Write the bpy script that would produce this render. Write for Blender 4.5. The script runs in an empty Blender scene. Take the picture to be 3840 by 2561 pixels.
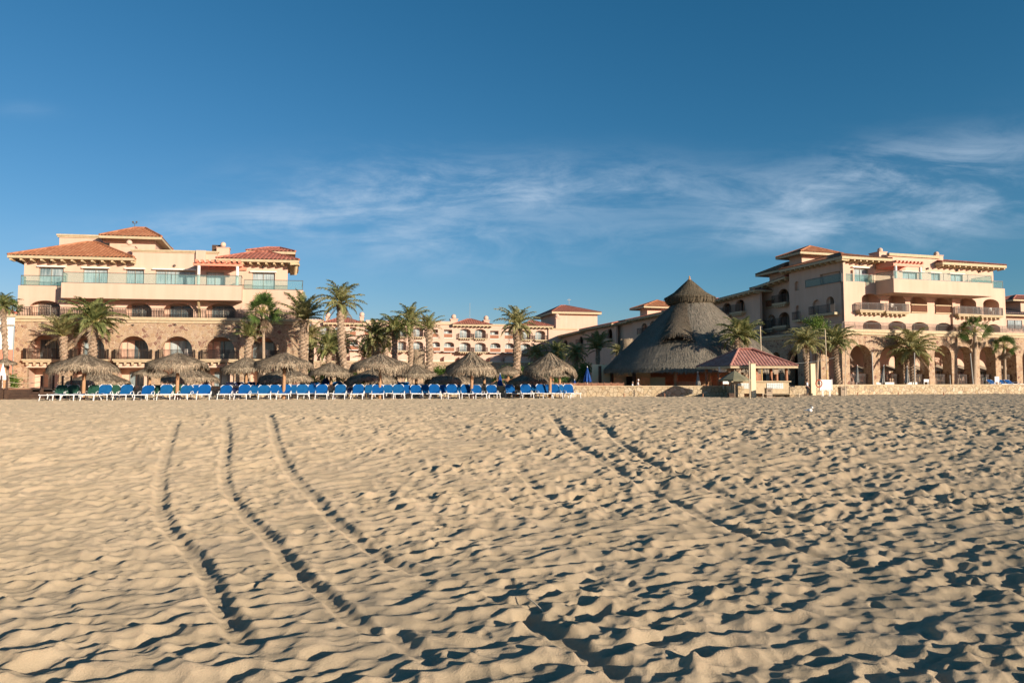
import bpy, math, random
import numpy as np
from mathutils import Vector as V, Matrix, geometry
PI=math.pi; rad=math.radians
sc=bpy.context.scene; COL=sc.collection
# ---------------------------------------------------------------- camera maths
FPX=2560.0; CX=1920.0; CY=1280.5; HOR=1425.0; EYE=1.45
PIT=math.atan((HOR-CY)/FPX)
fwd=V((0,math.cos(PIT),math.sin(PIT))); upv=V((0,-math.sin(PIT),math.cos(PIT))); rgt=V((1,0,0))
def ray(px,py): return rgt*((px-CX)/FPX)+upv*((CY-py)/FPX)+fwd
def at(px,py,Y):
    d=ray(px,py); t=Y/d.y; return V((0,0,EYE))+d*t
def gnd(px,py,z=0.0):
    d=ray(px,py); t=(z-EYE)/d.z; return V((0,0,EYE))+d*t
# ---------------------------------------------------------------- mesh builder
class MB:
    def __init__(s): s.v=[]; s.f=[]
    def add(s,vs,fs):
        n=len(s.v); s.v.extend([tuple(p) for p in vs]); s.f.extend([tuple(i+n for i in f) for f in fs]); return s
    def hexa(s,p):   # 8 pts: bottom 4, top 4
        return s.add(p,[(0,3,2,1),(4,5,6,7),(0,1,5,4),(1,2,6,5),(2,3,7,6),(3,0,4,7)])
    def box(s,x0,x1,y0,y1,z0,z1):
        return s.hexa([(x0,y0,z0),(x1,y0,z0),(x1,y1,z0),(x0,y1,z0),(x0,y0,z1),(x1,y0,z1),(x1,y1,z1),(x0,y1,z1)])
    def bar(s,a,b,w,h=None,up=None):
        a=V(a); b=V(b); h=h or w; d=(b-a)
        if d.length<1e-6: return s
        d.normalize(); u=V(up) if up else (V((0,0,1)) if abs(d.z)<.95 else V((0,1,0)))
        r=d.cross(u).normalized(); u=r.cross(d).normalized(); r=r*w/2; u=u*h/2
        return s.hexa([a-r-u,a+r-u,a+r+u,a-r+u,b-r-u,b+r-u,b+r+u,b-r+u])
    def tube(s,pts,rs,n=8,cap=True,fn=None):
        pts=[V(p) for p in pts]; m=len(pts)
        if not isinstance(rs,(list,tuple)): rs=[rs]*m
        vs=[]; fs=[]; ref=None
        for i,p in enumerate(pts):
            d=(pts[min(i+1,m-1)]-pts[max(i-1,0)]).normalized()
            if ref is None: ref=V((1,0,0)) if abs(d.x)<.9 else V((0,1,0))
            a=(ref-d*ref.dot(d)).normalized(); b=d.cross(a); ref=a
            for k in range(n):
                t=2*PI*k/n; r=rs[i]*(fn(i,k) if fn else 1)
                vs.append(p+a*(math.cos(t)*r)+b*(math.sin(t)*r))
        for i in range(m-1):
            for k in range(n):
                k2=(k+1)%n; fs.append((i*n+k,i*n+k2,(i+1)*n+k2,(i+1)*n+k))
        if cap: fs.append(tuple(range(n-1,-1,-1))); fs.append(tuple((m-1)*n+k for k in range(n)))
        return s.add(vs,fs)
    def lathe(s,c,prof,n=24,jit=None):   # prof: (r,z)
        c=V(c); vs=[]; fs=[]; m=len(prof)
        for i,(r,z) in enumerate(prof):
            for k in range(n):
                t=2*PI*k/n; j=jit(i,k) if jit else (1,0)
                vs.append(c+V((math.cos(t)*r*j[0],math.sin(t)*r*j[0],z+j[1])))
        for i in range(m-1):
            for k in range(n):
                k2=(k+1)%n; fs.append((i*n+k,i*n+k2,(i+1)*n+k2,(i+1)*n+k))
        return s.add(vs,fs)
    def sphere(s,c,r,nu=14,nv=8,sz=1):
        prof=[(max(1e-4,r*math.sin(PI*i/nv)),-r*sz*math.cos(PI*i/nv)) for i in range(nv+1)]
        return s.lathe(c,prof,nu)
    def build(s,name,mat,parent=None,smooth=False,origin=None):
        me=bpy.data.meshes.new(name)
        o=V(origin) if origin is not None else (V(parent['_o']) if parent is not None and '_o' in parent else V((0,0,0)))
        me.from_pydata([(a-o.x,b-o.y,c-o.z) for a,b,c in s.v],[],s.f); me.update()
        if smooth: me.polygons.foreach_set('use_smooth',[True]*len(me.polygons))
        ob=bpy.data.objects.new(name,me); COL.objects.link(ob)
        if mat is not None: me.materials.append(mat)
        if parent is not None:
            ob.parent=parent
            if '_o' in parent: ob['_o']=parent['_o']
        else: ob.location=o
        return ob
def tag(o,label=None,cat=None,group=None,kind=None):
    if label: o['label']=label
    if cat: o['category']=cat
    if group: o['group']=group
    if kind: o['kind']=kind
    return o
def empty(name,loc,label,cat,group=None,rz=0,world=False):
    o=bpy.data.objects.new(name,None); o.empty_display_size=.3; COL.objects.link(o)
    o.location=loc; o.rotation_euler.z=rz
    if world: o['_o']=tuple(loc)
    return tag(o,label,cat,group)
def copy_tree(o,parent=None):
    c=o.copy(); COL.objects.link(c); c.parent=parent
    for ch in list(o.children): copy_tree(ch,c)
    return c
ORD=['first','second','third','fourth','fifth','sixth','seventh','eighth','ninth','tenth','eleventh','twelfth','thirteenth','fourteenth','fifteenth','sixteenth','seventeenth','eighteenth','nineteenth','twentieth','twenty-first','twenty-second','twenty-third','twenty-fourth','twenty-fifth','twenty-sixth','twenty-seventh','twenty-eighth','twenty-ninth','thirtieth']
# ---------------------------------------------------------------- materials
def nmat(name):
    m=bpy.data.materials.new(name); m.use_nodes=True; nt=m.node_tree; nt.nodes.clear()
    out=nt.nodes.new('ShaderNodeOutputMaterial'); b=nt.nodes.new('ShaderNodeBsdfPrincipled')
    nt.links.new(b.outputs[0],out.inputs[0]); return m,nt,b,out
def N(nt,t,**kw):
    n=nt.nodes.new(t)
    for k,v in kw.items():
        if k.startswith('_'): setattr(n,k[1:],v)
        else: n.inputs[k.replace('__',' ')].default_value=v
    return n
def ramp(nt,fac,stops):
    r=nt.nodes.new('ShaderNodeValToRGB'); e=r.color_ramp.elements
    while len(e)<len(stops): e.new(.5)
    for i,(p,c) in enumerate(stops): e[i].position=p; e[i].color=(*c,1) if len(c)==3 else c
    nt.links.new(fac,r.inputs[0]); return r
def simple(name,c1,c2=None,scale=3.0,rough=.8,bump=0,bscale=30,detail=4,metal=0,spec=None,stretch=None):
    m,nt,b,out=nmat(name); L=nt.links
    b.inputs['Roughness'].default_value=rough; b.inputs['Metallic'].default_value=metal
    if spec is not None: b.inputs['Specular IOR Level'].default_value=spec
    tc=N(nt,'ShaderNodeTexCoord'); src=tc.outputs['Object']
    if stretch:
        mp=N(nt,'ShaderNodeMapping'); mp.inputs['Scale'].default_value=stretch; L.new(src,mp.inputs[0]); src=mp.outputs[0]
    if c2 is None: b.inputs['Base Color'].default_value=(*c1,1)
    else:
        n=N(nt,'ShaderNodeTexNoise',Scale=scale,Detail=detail); L.new(src,n.inputs['Vector'])
        r=ramp(nt,n.outputs['Fac'],[(.35,c1),(.65,c2)]); L.new(r.outputs[0],b.inputs['Base Color'])
    if bump:
        n2=N(nt,'ShaderNodeTexNoise',Scale=bscale,Detail=5); L.new(src,n2.inputs['Vector'])
        bp=N(nt,'ShaderNodeBump',Strength=bump,Distance=.05); L.new(n2.outputs['Fac'],bp.inputs['Height']); L.new(bp.outputs[0],b.inputs['Normal'])
    return m
def plaster_mat(name,c1,c2):
    m,nt,b,out=nmat(name); L=nt.links; b.inputs['Roughness'].default_value=.9; b.inputs['Specular IOR Level'].default_value=.2
    tc=N(nt,'ShaderNodeTexCoord')
    n=N(nt,'ShaderNodeTexNoise',Scale=.35,Detail=6); L.new(tc.outputs['Object'],n.inputs['Vector'])
    mp=N(nt,'ShaderNodeMapping'); mp.inputs['Scale'].default_value=(1.2,1.2,.12); L.new(tc.outputs['Object'],mp.inputs[0])
    n3=N(nt,'ShaderNodeTexNoise',Scale=1.5,Detail=5); L.new(mp.outputs[0],n3.inputs['Vector'])
    ad=N(nt,'ShaderNodeMath',_operation='ADD'); L.new(n.outputs['Fac'],ad.inputs[0]); L.new(n3.outputs['Fac'],ad.inputs[1])
    hf=N(nt,'ShaderNodeMath',_operation='MULTIPLY'); hf.inputs[1].default_value=.5; L.new(ad.outputs[0],hf.inputs[0])
    r=ramp(nt,hf.outputs[0],[(.36,c1),(.6,c2)]); L.new(r.outputs[0],b.inputs['Base Color'])
    n2=N(nt,'ShaderNodeTexNoise',Scale=12,Detail=4); L.new(tc.outputs['Object'],n2.inputs['Vector'])
    bp=N(nt,'ShaderNodeBump',Strength=.25,Distance=.03); L.new(n2.outputs['Fac'],bp.inputs['Height']); L.new(bp.outputs[0],b.inputs['Normal'])
    return m
def stone_mat(name,stops,mortar,scale,mw=.06):
    m,nt,b,out=nmat(name); L=nt.links; b.inputs['Roughness'].default_value=.9; b.inputs['Specular IOR Level'].default_value=.2
    tc=N(nt,'ShaderNodeTexCoord')
    nz=N(nt,'ShaderNodeTexNoise',Scale=scale*1.3,Detail=2); L.new(tc.outputs['Object'],nz.inputs['Vector'])
    mx=N(nt,'ShaderNodeMix',_data_type='RGBA',_blend_type='ADD'); mx.inputs[0].default_value=.22
    L.new(tc.outputs['Object'],mx.inputs[6]); L.new(nz.outputs['Color'],mx.inputs[7])
    v=N(nt,'ShaderNodeTexVoronoi',Scale=scale); v2=N(nt,'ShaderNodeTexVoronoi',Scale=scale,_feature='DISTANCE_TO_EDGE')
    L.new(mx.outputs[2],v.inputs['Vector']); L.new(mx.outputs[2],v2.inputs['Vector'])
    sx=N(nt,'ShaderNodeSeparateColor'); L.new(v.outputs['Color'],sx.inputs[0])
    r=ramp(nt,sx.outputs[0],stops)
    n=N(nt,'ShaderNodeTexNoise',Scale=scale*5,Detail=4); L.new(tc.outputs['Object'],n.inputs['Vector'])
    mm=N(nt,'ShaderNodeMix',_data_type='RGBA',_blend_type='MULTIPLY'); mm.inputs[0].default_value=.35
    L.new(r.outputs[0],mm.inputs[6]); L.new(n.outputs['Fac'],mm.inputs[7])
    e=ramp(nt,v2.outputs['Distance'],[(mw*.4,(0,0,0)),(mw,(1,1,1))])
    m2=N(nt,'ShaderNodeMix',_data_type='RGBA'); L.new(e.outputs[0],m2.inputs[0]); m2.inputs[6].default_value=(*mortar,1); L.new(mm.outputs[2],m2.inputs[7])
    L.new(m2.outputs[2],b.inputs['Base Color'])
    bp=N(nt,'ShaderNodeBump',Strength=.5,Distance=.05); L.new(e.outputs[0],bp.inputs['Height']); L.new(bp.outputs[0],b.inputs['Normal'])
    return m
M={}
M['plaster']=plaster_mat('plaster',(.56,.383,.282),(.625,.438,.332))
M['plaster_far']=plaster_mat('plaster_pink',(.56,.375,.28),(.62,.425,.33))
M['cream']=plaster_mat('cream_plaster',(.72,.60,.38),(.80,.68,.46))
M['white_wall']=plaster_mat('white_plaster',(.75,.70,.6),(.82,.78,.68))
M['stone']=stone_mat('facade_stone',[(0,(.41,.275,.165)),(.35,(.48,.35,.225)),(.6,(.34,.215,.14)),(.8,(.52,.39,.265)),(.93,(.25,.14,.10))],(.53,.41,.285),2.9,.05)
M['seawall']=stone_mat('sea_wall_stone',[(0,(.54,.42,.26)),(.4,(.61,.50,.34)),(.7,(.46,.34,.20)),(.9,(.65,.56,.41)),(.97,(.38,.29,.20))],(.25,.19,.12),2.6,.07)
M['cornice']=simple('cornice_stone',(.44,.345,.215),(.53,.42,.27),4,.9,.2,20)
M['trim']=simple('white_trim',(.78,.74,.66),rough=.7)
M['timber']=simple('corbel_timber',(.45,.34,.19),(.55,.42,.25),5,.8)
def tile_mat(name,a,b_,c_):
    m,nt,b,out=nmat(name); L=nt.links; b.inputs['Roughness'].default_value=.85; b.inputs['Specular IOR Level'].default_value=.25
    tc=N(nt,'ShaderNodeTexCoord'); n=N(nt,'ShaderNodeTexNoise',Scale=.8,Detail=8,Roughness=.7); L.new(tc.outputs['Object'],n.inputs['Vector'])
    v=N(nt,'ShaderNodeTexVoronoi',Scale=3.2); L.new(tc.outputs['Object'],v.inputs['Vector']); s=N(nt,'ShaderNodeSeparateColor'); L.new(v.outputs['Color'],s.inputs[0])
    mx=N(nt,'ShaderNodeMix',_data_type='FLOAT'); mx.inputs[0].default_value=.45; L.new(n.outputs['Fac'],mx.inputs[2]); L.new(s.outputs[0],mx.inputs[3])
    r=ramp(nt,mx.outputs[0],[(.25,a),(.5,b_),(.8,c_)]); L.new(r.outputs[0],b.inputs['Base Color'])
    return m
M['tile']=tile_mat('clay_tile',(.28,.105,.05),(.35,.145,.07),(.42,.195,.105))
M['tile_red']=tile_mat('clay_tile_dark',(.26,.085,.055),(.35,.125,.085),(.45,.19,.13))
M['tile_pink']=tile_mat('clay_tile_pink',(.33,.15,.12),(.40,.19,.15),(.46,.24,.20))
M['tile_dark']=tile_mat('slate_tile',(.06,.05,.06),(.09,.07,.08),(.12,.1,.1))
M['coral']=simple('coral_painted_wood',(.66,.23,.14),(.72,.28,.18),4,.6)
M['iron']=simple('wrought_iron',(.032,.022,.017),rough=.5)
M['bronze']=simple('bronze_frame',(.10,.08,.065),rough=.4)
M['winframe']=simple('window_frame',(.30,.27,.22),rough=.5)
M['lattice']=simple('brown_lattice',(.26,.10,.05),(.34,.14,.07),6,.7)
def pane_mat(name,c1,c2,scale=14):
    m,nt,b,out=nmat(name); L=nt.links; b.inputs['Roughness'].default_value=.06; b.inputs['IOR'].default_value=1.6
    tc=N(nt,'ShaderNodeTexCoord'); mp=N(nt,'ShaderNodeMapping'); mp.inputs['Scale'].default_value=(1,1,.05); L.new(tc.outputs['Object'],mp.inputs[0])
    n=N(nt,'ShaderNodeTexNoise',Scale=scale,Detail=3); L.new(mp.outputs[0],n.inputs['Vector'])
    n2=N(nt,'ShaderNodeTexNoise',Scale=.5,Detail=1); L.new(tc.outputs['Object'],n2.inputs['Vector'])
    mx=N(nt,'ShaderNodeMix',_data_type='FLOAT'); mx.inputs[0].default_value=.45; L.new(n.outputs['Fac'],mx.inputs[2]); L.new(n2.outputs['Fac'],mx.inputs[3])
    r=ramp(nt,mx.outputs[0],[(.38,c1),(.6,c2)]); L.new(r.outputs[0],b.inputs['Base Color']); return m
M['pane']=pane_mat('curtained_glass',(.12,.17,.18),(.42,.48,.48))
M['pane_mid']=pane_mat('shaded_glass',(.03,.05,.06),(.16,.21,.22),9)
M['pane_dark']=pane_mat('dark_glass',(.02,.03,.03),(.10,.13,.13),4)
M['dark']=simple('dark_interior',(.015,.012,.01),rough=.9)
def railglass():
    m=bpy.data.materials.new('railing_glass'); m.use_nodes=True; nt=m.node_tree; nt.nodes.clear(); L=nt.links
    out=nt.nodes.new('ShaderNodeOutputMaterial'); t=N(nt,'ShaderNodeBsdfTransparent'); t.inputs[0].default_value=(.86,.94,.93,1)
    g=N(nt,'ShaderNodeBsdfPrincipled'); g.inputs['Base Color'].default_value=(.30,.46,.46,1); g.inputs['Roughness'].default_value=.08
    mx=nt.nodes.new('ShaderNodeMixShader'); mx.inputs[0].default_value=.15; L.new(t.outputs[0],mx.inputs[1]); L.new(g.outputs[0],mx.inputs[2]); L.new(mx.outputs[0],out.inputs[0]); return m
M['railglass']=railglass()
def thatch_mat(name,a,b_,c_,scale=7):
    m,nt,b,out=nmat(name); L=nt.links; b.inputs['Roughness'].default_value=1; b.inputs['Specular IOR Level'].default_value=.05
    tc=N(nt,'ShaderNodeTexCoord'); n=N(nt,'ShaderNodeTexNoise',Scale=scale,Detail=8,Roughness=.75); L.new(tc.outputs['Object'],n.inputs['Vector'])
    r=ramp(nt,n.outputs['Fac'],[(.32,a),(.52,b_),(.72,c_)]); L.new(r.outputs[0],b.inputs['Base Color'])
    bp=N(nt,'ShaderNodeBump',Strength=.6,Distance=.05); L.new(n.outputs['Fac'],bp.inputs['Height']); L.new(bp.outputs[0],b.inputs['Normal']); return m
M['thatch']=thatch_mat('palm_thatch',(.10,.075,.05),(.29,.225,.155),(.56,.45,.32),11)
M['thatch_grey']=thatch_mat('weathered_thatch',(.13,.115,.09),(.215,.19,.15),(.31,.275,.215),9)
M['thatch_rough']=thatch_mat('rough_thatch',(.06,.05,.035),(.16,.13,.095),(.32,.26,.18),12)
M['thatch_pale']=thatch_mat('pale_thatch',(.22,.17,.11),(.42,.34,.24),(.62,.52,.38),11)
M['thatch_cap']=thatch_mat('dark_thatch',(.05,.04,.028),(.12,.10,.07),(.24,.20,.13),12)
M['pole']=simple('timber_pole',(.36,.20,.10),(.48,.28,.15),6,.8,.3,25,stretch=(1,1,.15))
M['darkwood']=simple('dark_timber',(.055,.03,.02),(.09,.05,.03),6,.8,stretch=(.3,1,1))
M['wood']=simple('brown_timber',(.27,.12,.06),(.36,.17,.09),6,.7)
M['post']=simple('pale_post',(.5,.4,.28),(.6,.5,.36),8,.8)
M['rope']=simple('rope',(.55,.45,.3),rough=.9)
M['white_frame']=simple('white_plastic',(.76,.75,.72),(.82,.81,.78),8,.45)
M['blue']=simple('blue_sling',(.0012,.065,.22),(.002,.08,.27),3,.85,spec=.15)
M['blue_faded']=simple('faded_blue_sling',(.003,.07,.20),(.007,.09,.24),4,.9,spec=.15)
M['green']=simple('green_sling',(.003,.045,.025),(.006,.06,.033),4,.7)
M['navy']=simple('navy_cloth',(.01,.015,.05),(.015,.02,.07),4,.8)
M['blue_cloth']=simple('blue_canvas',(.003,.045,.22),(.006,.07,.28),5,.85)
M['tan_cloth']=simple('tan_canvas',(.34,.28,.20),(.42,.35,.26),3,.9)
M['olive_cloth']=simple('olive_canvas',(.16,.15,.09),(.2,.19,.12),3,.9)
M['grey_cloth']=simple('grey_canvas',(.22,.22,.2),(.3,.29,.26),4,.9)
M['white_cloth']=simple('white_canvas',(.75,.73,.7),rough=.9)
M['metal']=simple('grey_metal',(.42,.42,.38),rough=.4,metal=.3)
M['trunk']=simple('palm_trunk_bark',(.20,.135,.085),(.40,.30,.21),5,.95,.6,14)
M['trunk_smooth']=simple('fan_palm_bark',(.26,.19,.13),(.38,.29,.2),6,.9,.4,20,stretch=(1,1,3))
def leaf_mat(name,stops,scale=2.2):
    m,nt,b,out=nmat(name); L=nt.links; b.inputs['Roughness'].default_value=.6; b.inputs['Specular IOR Level'].default_value=.3
    tc=N(nt,'ShaderNodeTexCoord'); n=N(nt,'ShaderNodeTexNoise',Scale=scale,Detail=6,Roughness=.7); L.new(tc.outputs['Object'],n.inputs['Vector'])
    oi=N(nt,'ShaderNodeObjectInfo'); ad=N(nt,'ShaderNodeMath',_operation='MULTIPLY_ADD'); ad.inputs[1].default_value=.22; L.new(oi.outputs['Random'],ad.inputs[0])
    sb=N(nt,'ShaderNodeMath',_operation='SUBTRACT'); sb.inputs[1].default_value=.11; L.new(n.outputs['Fac'],sb.inputs[0]); L.new(sb.outputs[0],ad.inputs[2])
    r=ramp(nt,ad.outputs[0],stops); L.new(r.outputs[0],b.inputs['Base Color'])
    tr=N(nt,'ShaderNodeBsdfTranslucent'); L.new(r.outputs[0],tr.inputs[0]); mx=nt.nodes.new('ShaderNodeMixShader'); mx.inputs[0].default_value=.38
    L.new(b.outputs[0],mx.inputs[1]); L.new(tr.outputs[0],mx.inputs[2]); L.new(mx.outputs[0],out.inputs[0]); return m
M['frond']=leaf_mat('date_palm_leaf',[(.25,(.09,.12,.04)),(.42,(.21,.24,.085)),(.58,(.38,.36,.165)),(.8,(.54,.45,.28))])
M['fan']=leaf_mat('fan_palm_leaf',[(.25,(.03,.07,.018)),(.5,(.08,.14,.03)),(.8,(.16,.2,.06))])
M['dead']=leaf_mat('dead_frond',[(.3,(.16,.11,.07)),(.5,(.28,.2,.13)),(.75,(.42,.33,.24))])
M['leaf']=leaf_mat('bright_leaf',[(.3,(.05,.10,.015)),(.5,(.10,.17,.03)),(.75,(.18,.24,.05))])
M['rachis']=simple('frond_stalk',(.26,.23,.07),(.34,.28,.1),5,.6)
M['skin']=simple('skin',(.42,.23,.15),rough=.6)
M['hair']=simple('grey_hair',(.3,.27,.24),rough=.8)
M['hair_dark']=simple('dark_hair',(.02,.014,.01),rough=.8)
M['shirt']=simple('white_shirt',(.78,.78,.78),rough=.9)
M['greyshirt']=simple('grey_shirt',(.5,.5,.48),rough=.9)
M['trousers']=simple('dark_trousers',(.015,.016,.025),rough=.9)
M['orange']=simple('life_ring_orange',(.45,.09,.03),rough=.5)
M['yellow']=simple('yellow_paint',(.62,.38,.05),rough=.6)
M['black']=simple('black_paint',(.02,.02,.02),rough=.6)
M['bin']=simple('tan_bin',(.28,.21,.14),(.34,.26,.18),4,.7)
M['paving']=simple('terrace_paving',(.42,.32,.22),(.52,.41,.29),1.5,.9,.2,10)
M['glassblock']=simple('glass_block',(.55,.62,.6),(.72,.78,.76),9,.25)
# ---------------------------------------------------------------- facade frame
class Fac:
    def __init__(s,P0,t,b):
        s.P0=V((P0[0],P0[1],0)); s.t=V((t[0],t[1],0)).normalized(); s.b=V((b[0],b[1],0)).normalized()
    def p(s,u,z,d=0): return s.P0+s.t*u-s.b*d+V((0,0,z))
    def uv(s,px,py,d=0):
        r=ray(px,py); o=s.P0-s.b*d; nx,ny=-s.t.y,s.t.x
        k=(nx*o.x+ny*o.y)/(nx*r.x+ny*r.y); q=V((0,0,EYE))+r*k
        return ((q-o).x*s.t.x+(q-o).y*s.t.y, q.z)
    def box(s,mb,u0,u1,z0,z1,d0,d1):   # d0<d1 outward
        P=s.p; return mb.hexa([P(u0,z0,d1),P(u1,z0,d1),P(u1,z0,d0),P(u0,z0,d0),P(u0,z1,d1),P(u1,z1,d1),P(u1,z1,d0),P(u0,z1,d0)])
    def wall(s,mb,outer,holes,d,th,skin=True):
        polys=[outer]+holes; tris=geometry.tessellate_polygon([[V((u,z,0)) for u,z in p] for p in polys])
        flat=[q for p in polys for q in p]
        mb.add([s.p(u,z,d) for u,z in flat],[tuple(t) for t in tris])
        for k,p in enumerate(polys):
            if k==0 and not skin: continue
            n=len(p); t2=th if k==0 else (th-.005)
            mb.add([s.p(u,z,d) for u,z in p]+[s.p(u,z,d-t2) for u,z in p],[(i,(i+1)%n,n+(i+1)%n,n+i) for i in range(n)])
        return mb
    def rect(s,x0,x1,y0,y1,d=0):
        xm=(x0+x1)/2; u0,_=s.uv(x0,(y0+y1)/2,d); u1,_=s.uv(x1,(y0+y1)/2,d)
        z1=s.uv(xm,y0,d)[1]; z0=s.uv(xm,y1,d)[1]; return u0,u1,z0,z1
def arch_poly(u0,u1,z0,z1,rise,n=12):
    c=(u0+u1)/2; w=(u1-u0)/2; sp=z1-rise
    pts=[(u0,z0),(u1,z0)]
    for i in range(n+1):
        t=PI*i/n; pts.append((c+w*math.cos(t),sp+rise*math.sin(t)))
    return pts
def make_window(F,root,u0,u1,z0,z1,d,mull=1,mat='pane',frame='winframe',fw=.07,open_left=0):
    fr=MB(); F.box(fr,u0,u0+fw,z0,z1,d-.02,d+.05); F.box(fr,u1-fw,u1,z0,z1,d-.02,d+.05)
    F.box(fr,u0+fw,u1-fw,z1-fw,z1,d-.02,d+.05); F.box(fr,u0+fw,u1-fw,z0,z0+fw*.7,d-.02,d+.05)
    for k in range(mull):
        c=u0+(u1-u0)*(k+1)/(mull+1); F.box(fr,c-fw*.5,c+fw*.5,z0+fw*.7,z1-fw,d-.015,d+.045)
    w=fr.build('window',M[frame],root)
    pn=MB(); F.box(pn,u0+.01+open_left*(u1-u0),u1-.01,z0+.01,z1-.01,d-.06,d-.03); pn.build('pane',M[mat],w)
    if open_left:
        q=MB(); F.box(q,u0+.01,u0+.01+open_left*(u1-u0),z0+.01,z1-.01,d-.07,d-.05); q.build('doorway',M['dark'],w)
    return w
def iron_rail(mb,A,B,h,sp=.12,w=.032,mid=True):
    A=V(A);B=V(B);z=V((0,0,1)); mb.bar(A+z*h,B+z*h,.05,.04); mb.bar(A+z*.08,B+z*.08,.03,.03)
    if mid: mb.bar(A+z*(h-.16),B+z*(h-.16),.02,.02)
    n=max(2,int((B-A).length/sp))
    for i in range(n+1):
        q=A.lerp(B,i/n); ww=w*1.8 if i%10==0 else w; mb.bar(q+z*.0,q+z*h,ww)
def glass_rail(F,root,u0,u1,z0,h,d,sp=2.2,ends=(0,0)):
    fr=MB(); F.box(fr,u0,u1,z0+h-.05,z0+h,d-.03,d+.03); F.box(fr,u0,u1,z0,z0+.06,d-.03,d+.03)
    n=max(1,round((u1-u0)/sp))
    for i in range(n+1):
        c=u0+(u1-u0)*i/n; c=min(max(c,u0+.02),u1-.02); F.box(fr,c-.02,c+.02,z0+.06,z0+h-.05,d-.02,d+.02)
    for e,uu in zip(ends,(u0,u1)):
        if e:
            F.box(fr,uu-.025,uu+.025,z0+h-.05,z0+h,d-e,d-.03); F.box(fr,uu-.025,uu+.025,z0,z0+.06,d-e,d-.03)
    r=fr.build('glass_railing',M['bronze'],root)
    g=MB(); F.box(g,u0+.03,u1-.03,z0+.06,z0+h-.05,d-.006,d+.006)
    for e,uu in zip(ends,(u0,u1)):
        if e: F.box(g,uu-.006,uu+.006,z0+.06,z0+h-.05,d-e,d-.04)
    g.build('pane',M['railglass'],r)
    return r
def tile_face(mb,E0,E1,T0,T1,w=.3,amp=.075):
    """corrugated roof plane; eave E0->E1, top T0->T1 (may coincide)"""
    E0,E1,T0,T1=map(V,(E0,E1,T0,T1)); e=E1-E0; L=e.length; ed=e/L
    up=(T0-E0); up=up-ed*up.dot(ed); Hh=up.length; ud=up/Hh; nn=ed.cross(ud)
    if nn.z<0: nn=-nn
    s0=(T0-E0).dot(ed); s1=(T1-E0).dot(ed)
    def hm(s):
        if s<s0: return Hh*max(0,s)/max(s0,1e-3)
        if s>s1: return Hh*max(0,(L-s))/max(L-s1,1e-3)
        return Hh
    n=max(4,int(L/w)); prof=[]
    for i in range(n):
        for fr,a in ((0,0),(.25,.8),(.5,1),(.75,.8)): prof.append((L*(i+fr)/n,a*amp))
    prof.append((L,0)); vs=[]; fs=[]
    for s,a in prof:
        h=hm(s); vs.append(E0+ed*s+nn*a); vs.append(E0+ed*s+ud*h+nn*(a if h>.05 else 0))
    for i in range(len(prof)-1): fs.append((2*i,2*i+2,2*i+3,2*i+1))
    mb.add(vs,fs)
def hip_roof(root,A,B,C,D,R0,R1,mat='tile',fascia=.28,w=.3,name='roof',soffit=True,inset=.9,corb=0,corb_sides=(0,),cw=.18,cl=.75):
    """A,B front eave; C,D back; R0 ridge end near A-D side, R1 near B-C"""
    A,B,C,D,R0,R1=map(V,(A,B,C,D,R0,R1)); t=MB()
    tw_=w*1.25; tile_face(t,A,B,R0,R1,tw_); tile_face(t,B,C,R1,R1,tw_); tile_face(t,C,D,R1,R0,tw_); tile_face(t,D,A,R0,R0,tw_)
    for a,b in ((A,R0),(B,R1),(C,R1),(D,R0),(R0,R1)):
        if (a-b).length>.1: t.tube([a+V((0,0,.05)),b+V((0,0,.06))],.12,6)
    rf=t.build(name,M[mat],root)
    f=MB(); dz=V((0,0,-fascia)); c=(A+B+C+D)/4
    for a,b in ((A,B),(B,C),(C,D),(D,A)):
        ia=a.lerp(c,.02); ib=b.lerp(c,.02); o1=V((0,0,-.02))
        f.hexa([a+dz,b+dz,ib+dz,ia+dz,a+o1,b+o1,ib+o1,ia+o1])
    if soffit: z=V((0,0,-fascia*.6)); f.add([A+z,B+z,C+z,D+z],[(0,1,2,3)])
    f.build('fascia',M['cornice'],rf)
    if corb:
        k=MB()
        for sd in corb_sides:
            a,b,o=[(A,B,D),(B,C,A),(C,D,B),(D,A,B)][sd]; e=(b-a); L=e.length; e=e/L; inn=(o-a); inn=inn-e*inn.dot(e)
            if sd==1: inn=(A-B)-e*((A-B).dot(e))
            inn=inn.normalized(); n=max(2,round(L/corb))
            for i in range(n+1):
                q=a+e*(L*.02+L*.96*i/n)+inn*.12+V((0,0,-fascia)); k=MB() if True else k; k.hexa([q-e*cw/2+V((0,0,-.2)),q+e*cw/2+V((0,0,-.2)),q+e*cw/2+inn*cl+V((0,0,-.26)),q-e*cw/2+inn*cl+V((0,0,-.26)),q-e*cw/2,q+e*cw/2,q+e*cw/2+inn*cl,q-e*cw/2+inn*cl])
                if True: k.build('corbel',M['timber'],rf)
        if False: k.build('corbels',M['timber'],rf)
    return rf
def roofF(F,root,x0,y0,x1,y1,d,depth,rise,ridge=(.35,.65),**kw):
    """front eave from px pairs on plane d; depth backwards"""
    u0,z0=F.uv(x0,y0,d); u1,z1=F.uv(x1,y1,d); z=(z0+z1)/2
    A=F.p(u0,z,d);B=F.p(u1,z,d);C=F.p(u1,z,d-depth);D=F.p(u0,z,d-depth)
    R0=F.p(u0+(u1-u0)*ridge[0],z+rise,d-depth/2);R1=F.p(u0+(u1-u0)*ridge[1],z+rise,d-depth/2)
    return hip_roof(root,A,B,C,D,R0,R1,**kw)
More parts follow.
